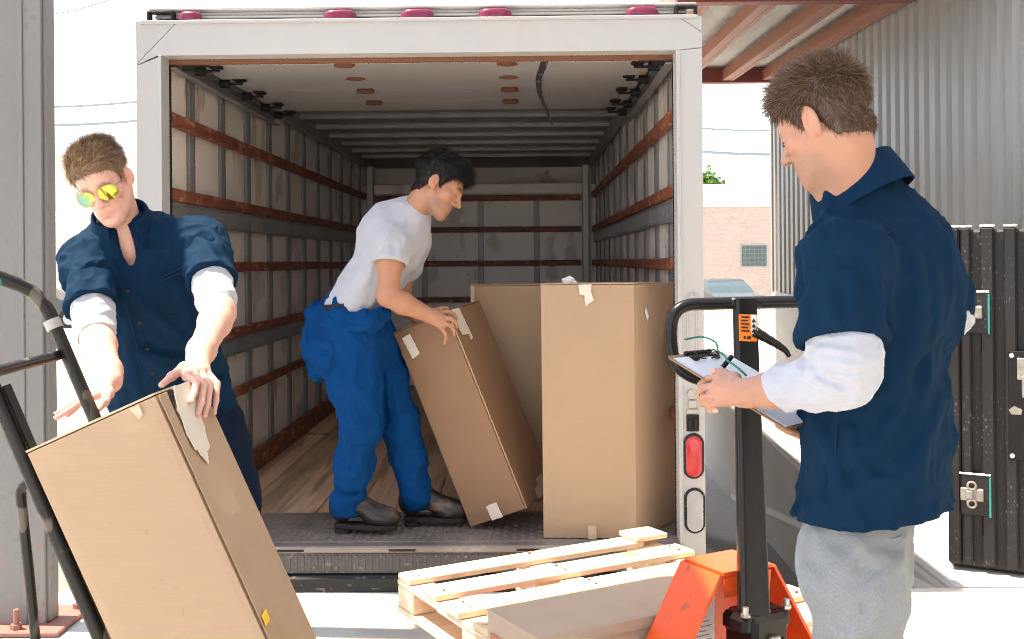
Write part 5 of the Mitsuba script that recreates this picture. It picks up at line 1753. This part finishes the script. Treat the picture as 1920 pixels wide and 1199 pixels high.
    w_ = (np.exp(-(d_ / .05)**2) * .22)[:, None]
    colr = colr * (1 - w_) + np.array([.58, .28, .21]) * w_
    put('body', body, 'skin', t, smooth=True, color=colr)
    put('fingernails', nails(kn, fg, th, unit(np.cross(al, ac)), .98), 'nail', t, smooth=True)
    face_hair(t, H, head, 'hair_brown')
    # hair
    mk = scalp_mask(0)
    cap = hair_cap(H, head, mk, lambda q: .010 + .010 * np.clip(q[:, 2] / .1, 0, 1), 1)
    hk = put('hair', cap, 'hair_brown', t, smooth=True)

    def flow(q, r_):
        top_ = np.clip((q[:, 2] - .05) / .06, 0, 1)
        x, y, z = q.T
        f_ = np.stack([x * 3 * (1 - top_), .55 + .5 * top_ - .9 * (y < -.06), -1.0 + 1.3 * top_], 1)
        return f_ + r_.normal(size=f_.shape) * .25

    ln = lambda q: .020 + .026 * np.clip((q[:, 2] - .02) / .1, 0, 1)
    lf = lambda q: .38 + .75 * np.clip((q[:, 2] - .05) / .07, 0, 1)
    put('locks', hair_on(H, cap, mk, flow, ln, 7000, .0008, 3, lf, .4), 'hair_brown', hk)
    put('locks', hair_on(H, cap, scalp_mask(.02), flow, ln, 2600, .0008, 13, lf, .45), 'hair_brown_light', hk)
    return H


def clipboard():
    a, b, e = at(1250, 667, 2.12), at(1312, 636, 2.32), at(1473, 803, 1.96)
    W_, L_ = b - a, e - a
    x, y = unit(L_), unit(W_ - unit(L_) * (unit(L_) @ W_))
    n_ = np.cross(x, y)
    n_ = n_ if n_[2] > 0 else -n_
    lx, wy = np.linalg.norm(L_), np.linalg.norm(W_)
    t = thing('clipboard', 'brown clipboard with white paper and black clip in the hand of the man in jeans', 'clipboard')
    fr = frame(a - n_ * .004, x, y, n_)
    rp = lambda x0, y0, x1, y1, r: sbox(x0, y0, x1, y1).buffer(-r).buffer(r)
    put('board', extrude(rp(0, 0, lx, wy, .012), .0032, fr), 'card_c', t)
    sh = [extrude(rp(.012, .006, lx - .004, wy - .006, .001), .0006, frame(a - n_ * .0006 + n_ * .0009 * i + x * .0012 * i + y * .0015 * i, x, y, n_)) for i in range(3)]
    put('paper', cat(sh), 'paper', t)
    c0 = wy / 2
    clip = [moved(cbox(.004, .022, c0 - .050, c0 + .050, .004, .0075, .002), fr), moved(cyl(V(.006, c0 - .052, .009), V(.006, c0 + .052, .009), .0042, 10), fr)]
    for s in (-1, 1):
        clip.append(moved(tube(curve([V(.008, c0 + s * .045, .010), V(.018, c0 + s * .045, .018), V(.034, c0 + s * .040, .014), V(.034, c0 + s * .012, .010)], 6), .0018, 8), fr))
        clip.append(moved(cbox(.022, .034, c0 + s * .044 - .009, c0 + s * .044 + .009, .005, .012, .002), fr))
    put('clip', cat(clip), 'black_gloss', t)
    cord = curve([at(1282, 640, 2.29), at(1315, 635, 2.30), at(1340, 645, 2.25), at(1345, 660, 2.20), at(1358, 672, 2.13), at(1362, 680, 2.08), at(1372, 686, 2.06), at(1386, 697, 2.04), at(1398, 708, 2.03)], 8)
    put('cord', tube(cord + n_ * .004, .0022, 8), 'green_cord', t, smooth=True)
    p0, p1 = at(1311, 742, 2.055), at(1366, 676, 2.085)
    p = thing('pen', 'pen in the fingers of the hand that holds the clipboard', 'pen')
    d = unit(p1 - p0)
    put('barrel', tube([p0 + d * .014, p1 - d * .02], .0042, 12), 'dull_steel', p, smooth=40)
    put('tip', tube([p0, p0 + d * .013], [.0009, .004], 12), 'ink', p, smooth=40)
    put('cap', tube([p1 - d * .0195, p1 + d * .012], [.0052, .0045], 12), 'black_gloss', p, smooth=40)


HEAD_R = man_with_clipboard()
clipboard()
# ------------------------------------------------------------------ the man in the truck
def man_in_truck():
    t = person('man in white T-shirt and blue work trousers inside the truck, bending over the brown box')
    k = 1.15
    FZ = ZF + .004
    fw, rt = V(.985, -.12, 0), V(-.12, -.985, 0)           # he faces the boxes; his right side is towards the camera
    H = Head(at(822, 352, 5.0), None, V(.845, -.13, -.52), V(.515, .15, .84), 1.12)
    neck = at(772, 402, 5.05)
    shR, shL = at(735, 462, 4.90), at(768, 448, 5.22)
    elR, wrR = at(727, 556, 4.84), at(806, 592, 4.90)
    elL, wrL = at(752, 562, 5.26), at(788, 600, 5.12)
    pel, chest = at(662, 588, 5.07), at(735, 462, 5.07)
    up_ = unit(chest - pel)
    thin = unit(fw - up_ * (fw @ up_))
    R2 = [rt, thin, up_]
    # T-shirt
    S = Field()
    S.slab(chest - up_ * .03, at(700, 520, 5.07), [(.200, .122), (.182, .116)], R2, k=.03)
    S.slab(at(700, 520, 5.07), pel + up_ * .01, [(.182, .118), (.192, .138)], R2, k=.05)
    S.ell(at(716, 434, 5.07), (.16, .09, .14), R2, .06)
    S.cone(neck - up_ * .02, shR + V(0, .03, .01), .075, .082, .06)
    S.cone(neck - up_ * .02, shL, .075, .082, .06)
    S.ell(at(772, 462, 5.07), (.15, .06, .10), R2, .05)
    ua = unit(elR - shR)
    slv = at(731, 492, 4.87)
    S.cone(shR, shR + (slv - shR) * .3, .080, .076, .04)
    ul = unit(elL - shL)
    S.chain([shL, shL + ul * .13], [.085, .08], .04)
    b0 = Field(); b0.p = list(S.p)
    folds(S, [[(700, 470), (690, 520), (660, 560)], [(720, 505), (705, 550), (690, 580)], [(752, 500), (738, 540), (716, 575)], [(640, 530), (665, 555), (690, 570)], [(780, 490), (768, 520), (748, 545)],
              [(740, 420), (722, 450), (712, 480)], [(760, 440), (752, 470), (745, 490)], [(620, 550), (650, 570), (680, 582)]], .022, .015, 4.2, 6)
    S.crinkle(.012, (7, 7, 4.5), R2, seed=21)
    S.plane(pel - up_ * .035, unit(-up_ + .12 * thin), .004)
    sk = put('t_shirt', S.mesh(.0065, 2), 'white_cloth', t, smooth=True)
    Q = Field()
    Q.ell(shR, (.078, .078, .08), None, .02)
    Q.chain([shR, slv, slv + ua * .06], [.079, .080, .081], .02)
    folds(Q, [[(720, 440), (728, 470), (735, 495)], [(750, 450), (748, 475), (745, 495)], [(712, 470), (730, 485), (752, 480)]], .012, .014, 4.2, 6)
    Q.crinkle(.008, (9, 9, 7), seed=77)
    Q.plane(slv + ua * .012, unit(ua + .1 * rt), .003)
    Q.cone(slv - ua * .004, slv + ua * .25, .070, .074, .004, 's')
    put('sleeve', Q.mesh(.006, 2), 'white_cloth', t, smooth=True)
    nr = []
    ud = unit(neck + (H.o - neck) * .3 - neck)
    e1 = unit(np.cross(ud, rt)); e2 = np.cross(ud, e1)
    for a in np.linspace(0, 2 * np.pi, 40):
        nr.append(neck + ud * .012 + .072 * (math.cos(a) * e1 + math.sin(a) * e2))
    put('neck_band', tube(nr, .0065, 8), 'white_cloth', sk, smooth=True)
    # trousers, cuffs over the shoes; the suit's upper half hangs tied round the waist
    hR, kR, aR = at(660, 640, 4.98), at(676, 795, 4.93), at(652, 950, 5.00)
    hL, kL, aL = at(695, 640, 5.16), at(748, 790, 5.13), at(782, 938, 5.12)
    J = Field()
    J.slab(at(664, 585, 5.07), at(668, 640, 5.07), [(.195, .145), (.205, .155)], [rt, fw, V(0, 0, 1)], k=.03)
    J.chain([hR, at(664, 715, 4.95), kR, at(664, 872, 4.96), aR], [.132, .108, .086, .076, .066], .05)
    J.chain([hL, at(722, 715, 5.14), kL, at(766, 862, 5.13), aL], [.126, .100, .082, .072, .064], .05)
    J.ell(at(650, 938, 5.0), (.074, .078, .05), None, .02)
    J.ell(at(784, 932, 5.12), (.074, .078, .05), None, .02)
    b1 = Field(); b1.p = list(J.p)
    folds(J, [[(640, 700), (675, 740), (706, 780)], [(632, 780), (668, 800), (708, 790)], [(640, 820), (672, 828), (706, 815)], [(655, 660), (662, 760), (650, 850)], [(700, 660), (712, 720), (712, 790)],
              [(625, 900), (655, 912), (690, 900)], [(622, 925), (652, 938), (684, 930)], [(757, 905), (782, 915), (806, 902)], [(756, 925), (785, 938), (812, 928)], [(732, 780), (760, 800), (780, 795)],
              [(735, 820), (758, 830), (785, 822)], [(690, 860), (668, 880), (640, 890)], [(728, 690), (742, 740), (750, 790)], [(640, 870), (650, 890), (690, 880)]], .028, .014, 4.2, 6)
    folds(J, [[(625, 912), (655, 924), (688, 914)], [(716, 640), (718, 720), (724, 800)]], -.020, .012, 4.2, 6)
    J.crinkle(.010, (12, 12, 7), seed=5)
    J.crinkle(.006, (26, 26, 15), seed=55)
    J.plane(aR + V(0, 0, -.045), V(0, 0, -1), .004)
    jk_ = put('trousers', J.mesh(.0065, 2), 'blue_cloth', t, smooth=True)
    seam(J, 'stitching', [[(648, 660), (652, 740), (658, 800), (650, 900)], [(700, 640), (705, 700), (708, 760)]], 'seam_blue', jk_, .002, 4.2, 6)
    B_ = Field()
    B_.chain([at(606, 592, 5.0), at(640, 600, 4.90), at(690, 602, 4.88), at(722, 590, 4.92)], [.045, .048, .045, .035], .03)
    B_.chain([at(600, 600, 5.04), at(606, 650, 5.0), at(602, 690, 5.02)], [.065, .085, .055], .05)
    B_.chain([at(632, 615, 4.92), at(616, 670, 4.93), at(632, 735, 4.97)], [.055, .066, .034], .04)
    B_.chain([at(600, 590, 5.2), at(596, 650, 5.15)], [.06, .06], .05)
    b2 = Field(); b2.p = list(B_.p)
    folds(B_, [[(590, 640), (615, 650), (650, 630)], [(595, 680), (615, 670), (640, 650)], [(620, 640), (632, 680), (630, 720)], [(610, 610), (640, 620), (690, 612)], [(600, 660), (606, 690), (612, 700)], [(640, 640), (625, 690), (622, 720)]], .026, .012, 4.2, 6)
    B_.crinkle(.018, (14, 14, 14), seed=15)
    put('tied_overall_top', B_.mesh(.0065, 2), 'blue_cloth', t, smooth=True)
    bt = []
    for a in np.linspace(0, 2 * np.pi, 60):
        bt.append(at(664, 576, 5.07) + rt * .192 * math.cos(a) + fw * .150 * math.sin(a) + V(0, 0, .01 * math.sin(a)))
    bt = np.array(bt)
    put('belt', loft([[p + V(0, 0, z) + unit(p - bt.mean(0)) * o for o, z in ((0, -.024), (.007, -.024), (.007, .024), (0, .024))] for p in bt], cap=False), 'black_matte', t)
    put('button', cat([trimesh.creation.icosphere(2, .008).apply_translation(hit(b2, 645, 632, 4.2, 6))]), 'steel', t)
    shoe(t, V(aR[0] + .01, aR[1], FZ + .118), V(.97, -.16, 0), V(0, 0, 1), .3, 1.13)
    shoe(t, V(aL[0] + .01, aL[1], FZ + .118), V(.97, -.10, 0), V(0, 0, 1), .3, 1.13)
    # body
    T_ = Field()
    T_.slab(chest, pel, [(.165, .10), (.15, .10)], R2, k=.03)
    T_.cone(neck, chest, .058, .10, .04)
    for h_, k_, a_ in ((hR, kR, aR), (hL, kL, aL)):
        T_.chain([pel, h_, k_, a_], [.10, .085, .062, .045], .03)
    T_.chain([chest, shR - up_ * .02, slv], [.08, .048, .046], .03)
    T_.chain([chest, shL, elL], [.08, .056, .044], .03)
    trunk = T_.mesh(.010, 2)
    hf = head_field(H, neck - up_ * .04, .060, nose=1.05, brow=1.1)
    head = hf.mesh(.0036, 3)
    A_ = Field()
    fa = unit(wrR - elR)
    A_.chain([shR + ua * .02, slv, elR - ua * .03, elR, elR + fa * .08, wrR - fa * .07, wrR], [.062, .060, .047, .045, .049, .036, .031], .025)
    kn = [at(825, 587, 4.925), at(831, 596, 4.90), at(832, 606, 4.895), at(828, 615, 4.90)]
    fg = [[at(842, 585, 4.93), at(851, 590, 4.945), at(856, 598, 4.955)], [at(846, 598, 4.90), at(854, 605, 4.91), at(857, 614, 4.925)], [at(845, 611, 4.895), at(851, 619, 4.905), at(852, 628, 4.915)], [at(835, 625, 4.895), at(836, 635, 4.90), at(834, 644, 4.91)]]
    th = [at(816, 584, 4.94), at(828, 580, 4.96), at(838, 578, 4.975)]
    kk, ac, al = hand_field(A_, wrR, fa, kn, fg, th, 1.2)
    arm = A_.mesh(.0034, 2)
    C_ = Field()
    fl_ = unit(wrL - elL)
    C_.chain([shL + ul * .05, elL, elL + fl_ * .08, wrL], [.055, .045, .046, .031], .025)
    knl = [at(800 + i * 1.0, 597 + 5 * i, 5.10 + .012 * i) for i in range(4)]
    fgl = [[p + V(.045, -.015, .0), p + V(.07, -.02, -.018), p + V(.08, -.02, -.04)] for p in knl]
    hand_field(C_, wrL, fl_, knl, fgl, [wrL + V(.03, -.04, .02), wrL + V(.07, -.05, .02), wrL + V(.10, -.05, .01)], 1.05)
    arml = C_.mesh(.0042, 2)
    body = joined(trunk, head, arm, arml)
    colr = skin_colour(body.vertices, H, (.40, .195, .12), stubble=(.27, .15, .10), red=(.50, .21, .14), brow=(.02, .015, .012), brow_w=1.4)
    put('body', body, 'skin', t, smooth=True, color=colr)
    put('fingernails', nails(kn, fg, th, unit(np.cross(al, ac)), 1.08), 'nail', t, smooth=True)
    face_hair(t, H, head, 'hair_black', 230, .0012)
    mk = scalp_mask(-.004)
    cap = hair_cap(H, head, mk, lambda q: .012 + .016 * np.clip(q[:, 2] / .1, 0, 1), 2)
    hk = put('hair', cap, 'hair_black', t, smooth=True)

    def flow(q, r_):
        top_ = np.clip((q[:, 2] - .05) / .06, 0, 1)
        x, y, z = q.T
        f_ = np.stack([x * 2, .5 + .6 * top_ - .9 * (y < -.06), -1.0 + 1.1 * top_], 1)
        return f_ + r_.normal(size=f_.shape) * .3

    put('locks', hair_on(H, cap, mk, flow, lambda q: .022 + .030 * np.clip((q[:, 2] - .02) / .1, 0, 1), 5200, .0012, 6, lambda q: .15 + .22 * np.clip((q[:, 2] - .05) / .07, 0, 1), .25), 'hair_black', hk)


man_in_truck()
# ------------------------------------------------------------------ the man in sunglasses at the hand truck
def on_plane(px, py, o, n):
    d = at(px, py, 1.0) - CAM
    return CAM + d * (((o - CAM) @ n) / (d @ n))


def man_with_sunglasses():
    t = person('man in navy shirt and mirrored sunglasses, leaning over the box on the hand truck')
    H = Head(at(196, 347, 3.08), None, V(.115, -.885, -.45), V(-.275, -.45, .85), .90)
    neck = at(234, 438, 3.16)
    shR, shL = at(163, 492, 3.10), at(378, 450, 3.20)
    elR, wrR = at(180, 628, 2.90), at(208, 716, 2.66)
    elL, wrL = at(411, 588, 2.92), at(371, 672, 2.57)
    chest, pel = at(268, 545, 3.19), at(332, 790, 3.36)
    up_ = unit(chest - pel)
    rt = unit((shR - shL) - up_ * ((shR - shL) @ up_))
    fw = np.cross(up_, rt)
    R2 = [rt, fw, up_]
    S = Field()
    S.slab(chest + up_ * .03, chest - up_ * .22, [(.185, .112), (.165, .110)], R2, k=.03)
    S.slab(chest - up_ * .22, pel - up_ * .02, [(.165, .112), (.182, .135)], R2, k=.05)
    S.cone(neck - up_ * .012, shR + V(0, .01, -.004), .060, .060, .05)
    S.cone(neck - up_ * .004, shL + V(0, .01, .0), .064, .061, .05)
    for sh, el in ((shR, elR), (shL, elL)):
        S.cone(sh + V(0, 0, -.006), sh + (el - sh) * .22, .063, .060, .05)
    S.ell(chest + up_ * .06 - fw * .05, (.15, .08, .10), R2, .05)
    base = Field(); base.p = list(S.p)
    L3 = (2.4, 3.8)
    folds(S, [[(250, 560), (300, 600), (350, 640)], [(330, 640), (380, 670), (425, 690)], [(300, 720), (350, 730), (420, 720)], [(345, 520), (350, 570), (360, 630)], [(190, 510), (215, 560), (235, 600)],
              [(250, 650), (290, 680), (340, 690)], [(235, 620), (250, 690), (262, 750)], [(400, 640), (415, 680), (425, 730)], [(230, 540), (240, 600), (246, 660)], [(310, 470), (330, 500), (345, 540)]], .028, .0125, *L3)
    folds(S, [[(270, 640), (310, 660), (370, 660)], [(330, 700), (370, 710), (420, 705)]], -.020, .012, *L3)
    S.crinkle(.016, (8, 8, 5), R2, seed=31)
    S.crinkle(.005, (26, 26, 16), R2, seed=32)
    # open neck
    S.ell(neck - up_ * .010 + fw * .080, (.020, .05, .070), R2, .012, 's')
    S.plane(pel - up_ * .06, unit(-up_ + .1 * rt), .004)
    sk = put('shirt', S.mesh(.0048, 2), 'navy', t, smooth=True)
    # sleeves
    for nm_, sh, el, f_ in (('R', shR, elR, .66), ('L', shL, elL, .62)):
        ua = unit(el - sh)
        e_ = sh + (el - sh) * f_
        Q = Field()
        Q.ell(sh + (el - sh) * .05, (.056, .056, .056), None, .02)
        Q.chain([sh + (el - sh) * .05, sh + (el - sh) * .35, e_, e_ + ua * .06], [.056, .062, .065, .066], .02)
        qb = Field(); qb.p = list(Q.p)
        if nm_ == 'R':
            folds(Q, [[(125, 540), (165, 560), (205, 565)], [(140, 500), (150, 540), (150, 580)], [(195, 520), (190, 560), (180, 590)], [(128, 580), (160, 588), (205, 580)]], .024, .0115, *L3)
        else:
            folds(Q, [[(350, 440), (385, 460), (410, 500)], [(340, 470), (370, 490), (395, 510)], [(345, 500), (380, 500), (420, 490)], [(365, 420), (395, 440), (415, 470)]], .024, .0115, *L3)
        Q.crinkle(.012, (12, 12, 8), seed=ord(nm_))
        Q.plane(e_, unit(ua), .003)
        Q.cone(e_ - ua * .05, e_ + ua * .2, .057, .060, .004, 's')
        put('sleeve', Q.mesh(.0045, 2), 'navy', t, smooth=True)
        fa = unit((wrR if nm_ == 'R' else wrL) - el)
        W = Field()
        c_ = (el + ua * .008) if nm_ == 'R' else (el - ua * .005)
        W.chain([sh + ua * .1, e_, c_ - ua * .06, c_ + fa * (.03 if nm_ == 'R' else .0)], [.052, .053, .051, .048 if nm_ == 'R' else .0465], .02)
        W.crinkle(.0045, (24, 24, 34), seed=ord(nm_) + 3)
        dirc = unit(ua * .6 + fa * .6)
        W.cone(c_ - dirc * .03, c_ + dirc * .12, .044, .046, .003, 's')
        W.plane(c_ + dirc * (.012 if nm_ == 'R' else .0), dirc, .003)
        put('undersleeve', W.mesh(.0042, 2), 'white_cloth', t, smooth=True)
    # placket, buttons, pockets, collar
    seam(S, 'placket', [[(236, 520), (252, 570), (272, 640), (284, 700), (290, 770)], [(222, 535), (238, 580), (256, 650), (268, 710), (272, 770)]], 'seam_navy', sk, .0020, *L3)
    seam(S, 'pocket', [[(303, 520), (345, 500)], [(303, 520), (308, 560), (312, 592)], [(312, 592), (335, 590), (362, 572)], [(345, 500), (356, 535), (362, 572)], [(303, 528), (346, 508)],
                          [(168, 560), (206, 552)], [(206, 552), (216, 590)]], 'seam_navy', sk, .0022, *L3)
    bts = [hit(S, x, y, *L3) for x, y in ((240, 545), (262, 605), (276, 655), (286, 700), (290, 745), (193, 562))]
    for p in bts:
        put('button', moved(cyl(V(0, 0, -.003), V(0, 0, .0035), .0060, 14), frame(p, rt, up_, fw)), 'black_matte', sk)
    cu = unit(up_ * .95 + .05 * (H.o - neck) / np.linalg.norm(H.o - neck))
    put('collar', collar_mesh(neck + up_ * .034 + fw * .008, cu, fw, .072, .070, 26, .040, .066, .105, flare=.016, tilt=.012), 'navy', sk, smooth=50)
    # trousers
    hR, hL = at(290, 820, 3.40), at(392, 800, 3.40)
    kR, aR = V(hR[0] + .02, 3.30, .50), V(hR[0] + .03, 3.46, .10)
    kL, aL = V(hL[0] + .09, 3.32, .50), V(hL[0] + .12, 3.48, .10)
    J = Field()
    J.slab(pel + up_ * .04, at(340, 810, 3.42), [(.165, .125), (.175, .13)], R2, k=.03)
    J.chain([hR, kR, aR], [.105, .08, .066], .05)
    J.chain([hL, (hL + kL) / 2 + V(.015, 0, 0), kL, aL], [.112, .098, .080, .066], .05)
    jb_ = Field(); jb_.p = list(J.p)
    folds(J, [[(400, 760), (425, 800), (445, 830)], [(390, 800), (420, 850), (445, 870)]], .016, .014, *L3)
    J.crinkle(.012, (10, 10, 7), seed=41)
    J.plane(aR + V(0, 0, -.05), V(0, 0, -1), .004)
    put('trousers', J.mesh(.007, 2), 'navy_dark', t, smooth=True)
    shoe(t, aR + V(0, -.01, .006), V(.05, -1, 0), V(0, 0, 1), .28, 1.0)
    shoe(t, aL + V(0, -.01, .006), V(.15, -1, 0), V(0, 0, 1), .28, 1.0)
    # body
    T_ = Field()
    T_.slab(chest, pel, [(.150, .082), (.135, .085)], R2, k=.03)
    T_.cone(neck - up_ * .02 - fw * .012, chest, .052, .085, .03)
    T_.chain([pel, hR, kR, aR], [.09, .085, .056, .042], .03)
    T_.chain([pel, hL, kL, aL], [.09, .085, .056, .042], .03)
    for sh, el in ((shR, elR), (shL, elL)):
        T_.chain([chest + up_ * .02, sh - up_ * .012, sh + (el - sh) * .7], [.06, .040, .040], .02)
    trunk = T_.mesh(.009, 2)
    hf = head_field(H, neck - up_ * .03 - fw * .006, .053, brow=.9)
    hf.cone(neck - up_ * .09 + fw * .03, neck - up_ * .0 + fw * .012, .045, .045, .03)
    hf.ell(neck - up_ * .055 + fw * .030, (.075, .040, .05), R2, .03)
    head = hf.mesh(.0030, 3)
    # left hand spread over the right side of the box
    fa = unit(wrL - elL)
    uaL = unit(elL - shL)
    pn = A_TOP
    onb = lambda x, y, l=.008: on_plane(x, y, TR0 + pn * l, pn)
    tips = [onb(357, 754, .0125), onb(371, 777, .0125), onb(383, 781, .0125), onb(401, 775, .0125)]
    kn = [at(350, 707, 2.40), at(364, 703, 2.43), at(377, 699, 2.46), at(388, 697, 2.49)]
    fg = []
    for kp, tip in zip(kn, tips):
        a_ = kp + (tip - kp) * .45 + pn * .020 + V(0, -.004, .006)
        b_ = kp + (tip - kp) * .76 + pn * .010
        fg.append([a_, b_, tip])
    th = [at(345, 690, 2.44), at(322, 706, 2.40), at(303, 722, 2.34)]
    A_ = Field()
    A_.chain([shL + (elL - shL) * .6, elL - uaL * .02, elL, elL + fa * .08, wrL - fa * .06, wrL], [.046, .040, .039, .041, .032, .028], .025)
    kk, ac, al = hand_field(A_, wrL, fa, kn, fg, th, .97)
    arm = A_.mesh(.0030, 2)
    # right hand, palm down beside the box's top, thumb towards the camera
    fr_ = unit(wrR - elR)
    uaR = unit(elR - shR)
    knr = [at(181, 742, 2.585), at(172, 737, 2.612), at(168, 738, 2.64), at(170, 744, 2.665)]
    fgr = [[at(150, 756, 2.555), at(126, 772, 2.54), at(107, 784, 2.53)], [at(146, 751, 2.58), at(124, 766, 2.565), at(108, 776, 2.555)], [at(146, 752, 2.605), at(126, 769, 2.59), at(114, 779, 2.58)], [at(152, 757, 2.635), at(136, 771, 2.62), at(126, 780, 2.61)]]
    thr = [at(204, 738, 2.60), at(196, 755, 2.560), at(183, 770, 2.535)]
    B_ = Field()
    B_.chain([shR + (elR - shR) * .6, elR - uaR * .02, elR, elR + fr_ * .07, wrR - fr_ * .06, wrR], [.046, .040, .040, .041, .033, .028], .025)
    kr, acr, alr = hand_field(B_, wrR, fr_, knr, fgr, thr, .97)
    armr = B_.mesh(.0030, 2)
    body = joined(trunk, head, arm, armr)
    colr = skin_colour(body.vertices, H, (.60, .345, .265), red=(.62, .27, .21), lip=(.48, .18, .15), brow=(.22, .13, .07))
    put('body', body, 'skin', t, smooth=True, color=colr)
    put('fingernails', cat([nails(kn, fg, th, unit(pn + V(0, -.6, .2)), .95), nails(knr, fgr, thr, V(-.1, -.3, .95), .95)]), 'nail', t, smooth=True)
    face_hair(t, H, head, 'hair_fair', lash=False)
    # hair swept up at the front
    mk = scalp_mask(.0)
    cap = hair_cap(H, head, mk, lambda q: .008 + .013 * np.clip((q[:, 2] - .03) / .08, 0, 1) + .006 * np.clip((q[:, 1] - .0) / .07, 0, 1) * np.clip((q[:, 2] - .06) / .05, 0, 1), 4)
    hk = put('hair', cap, 'hair_fair', t, smooth=True)

    def flow(q, r_):
        top_ = np.clip((q[:, 2] - .055) / .05, 0, 1)
        x, y, z = q.T
        f_ = np.stack([x * 3 * (1 - top_) - .8 * top_, .45 - .6 * top_ * (y > .03) + .6 * top_ * (y < .03) - .9 * (y < -.06), -1.0 + 1.5 * top_], 1)
        return f_ + r_.normal(size=f_.shape) * .28

    ln = lambda q: .018 + .024 * np.clip((q[:, 2] - .03) / .08, 0, 1)
    lf = lambda q: .15 + .42 * np.clip((q[:, 2] - .05) / .07, 0, 1)
    put('locks', hair_on(H, cap, mk, flow, ln, 5200, .0009, 23, lf, .4), 'hair_fair', hk)
    put('locks', hair_on(H, cap, scalp_mask(.015), flow, ln, 3000, .0009, 27, lf, .45), 'hair_fair_light', hk)
    # aviator sunglasses
    g_ = num(f'{t}__sunglasses')
    labels[g_] = {'label': 'gold rimmed sunglasses with mirrored lenses, green yellow reflections painted in'}
    out = []
    rims = []
    lens = []
    for s in (-1, 1):
        a = np.linspace(0, 2 * np.pi, 44, endpoint=False)
        x = .0300 * np.sign(np.cos(a)) * np.abs(np.cos(a))**.85
        z = .0245 * np.sign(np.sin(a)) * np.abs(np.sin(a))**.9
        x = x + np.where(z < 0, z * .22, 0) * -1 * (1)          # teardrop leaning outwards
        x = x * (1 - .12 * (z < -.012))
        pt = lambda k_, dy: [H(s * (.0355 + xx * k_), .1065 - 2.2 * (abs(.0355 + xx * k_))**2 * 1.9 + dy - .02 * (zz * k_), .0035 + zz * k_) for xx, zz in zip(x, z)]
        rings = [pt(k_, .0 + .0022 * (1 - k_**2)) for k_ in (1, .75, .5, .25, .04)]
        m = loft(rings, cap=False)
        b_ = m.copy(); b_.vertices = b_.vertices - H.R[1] * .0012; b_.invert()
        lens += [m, b_]
        rp_ = np.array(pt(1.0, .0)); rims.append(tube(np.vstack([rp_, rp_[:2]]), .0011 * H.s, 8))
        e0 = H(s * .0615, .0885, .016)
        rims.append(tube(curve([e0, H(s * .070, .075, .016), H(s * .0765, .03, .012), H(s * .0785, -.012, .010)], 6), .0011, 6))
    rims.append(tube(curve([H(-.010, .1085, .010), H(0, .1105, .012), H(.010, .1085, .010)], 6), .0011, 6))
    rims.append(tube(curve([H(-.016, .1045, .0225), H(0, .1065, .0215), H(.016, .1045, .0225)], 6), .0010, 6))
    scene[g_] = mikit.ply(cat(rims), 'gold')
    put('lens', cat(lens[:2]), 'reflection_tint_lens', g_, smooth=True)
    put('lens', cat(lens[2:]), 'reflection_tint_lens', g_, smooth=True)


man_with_sunglasses()
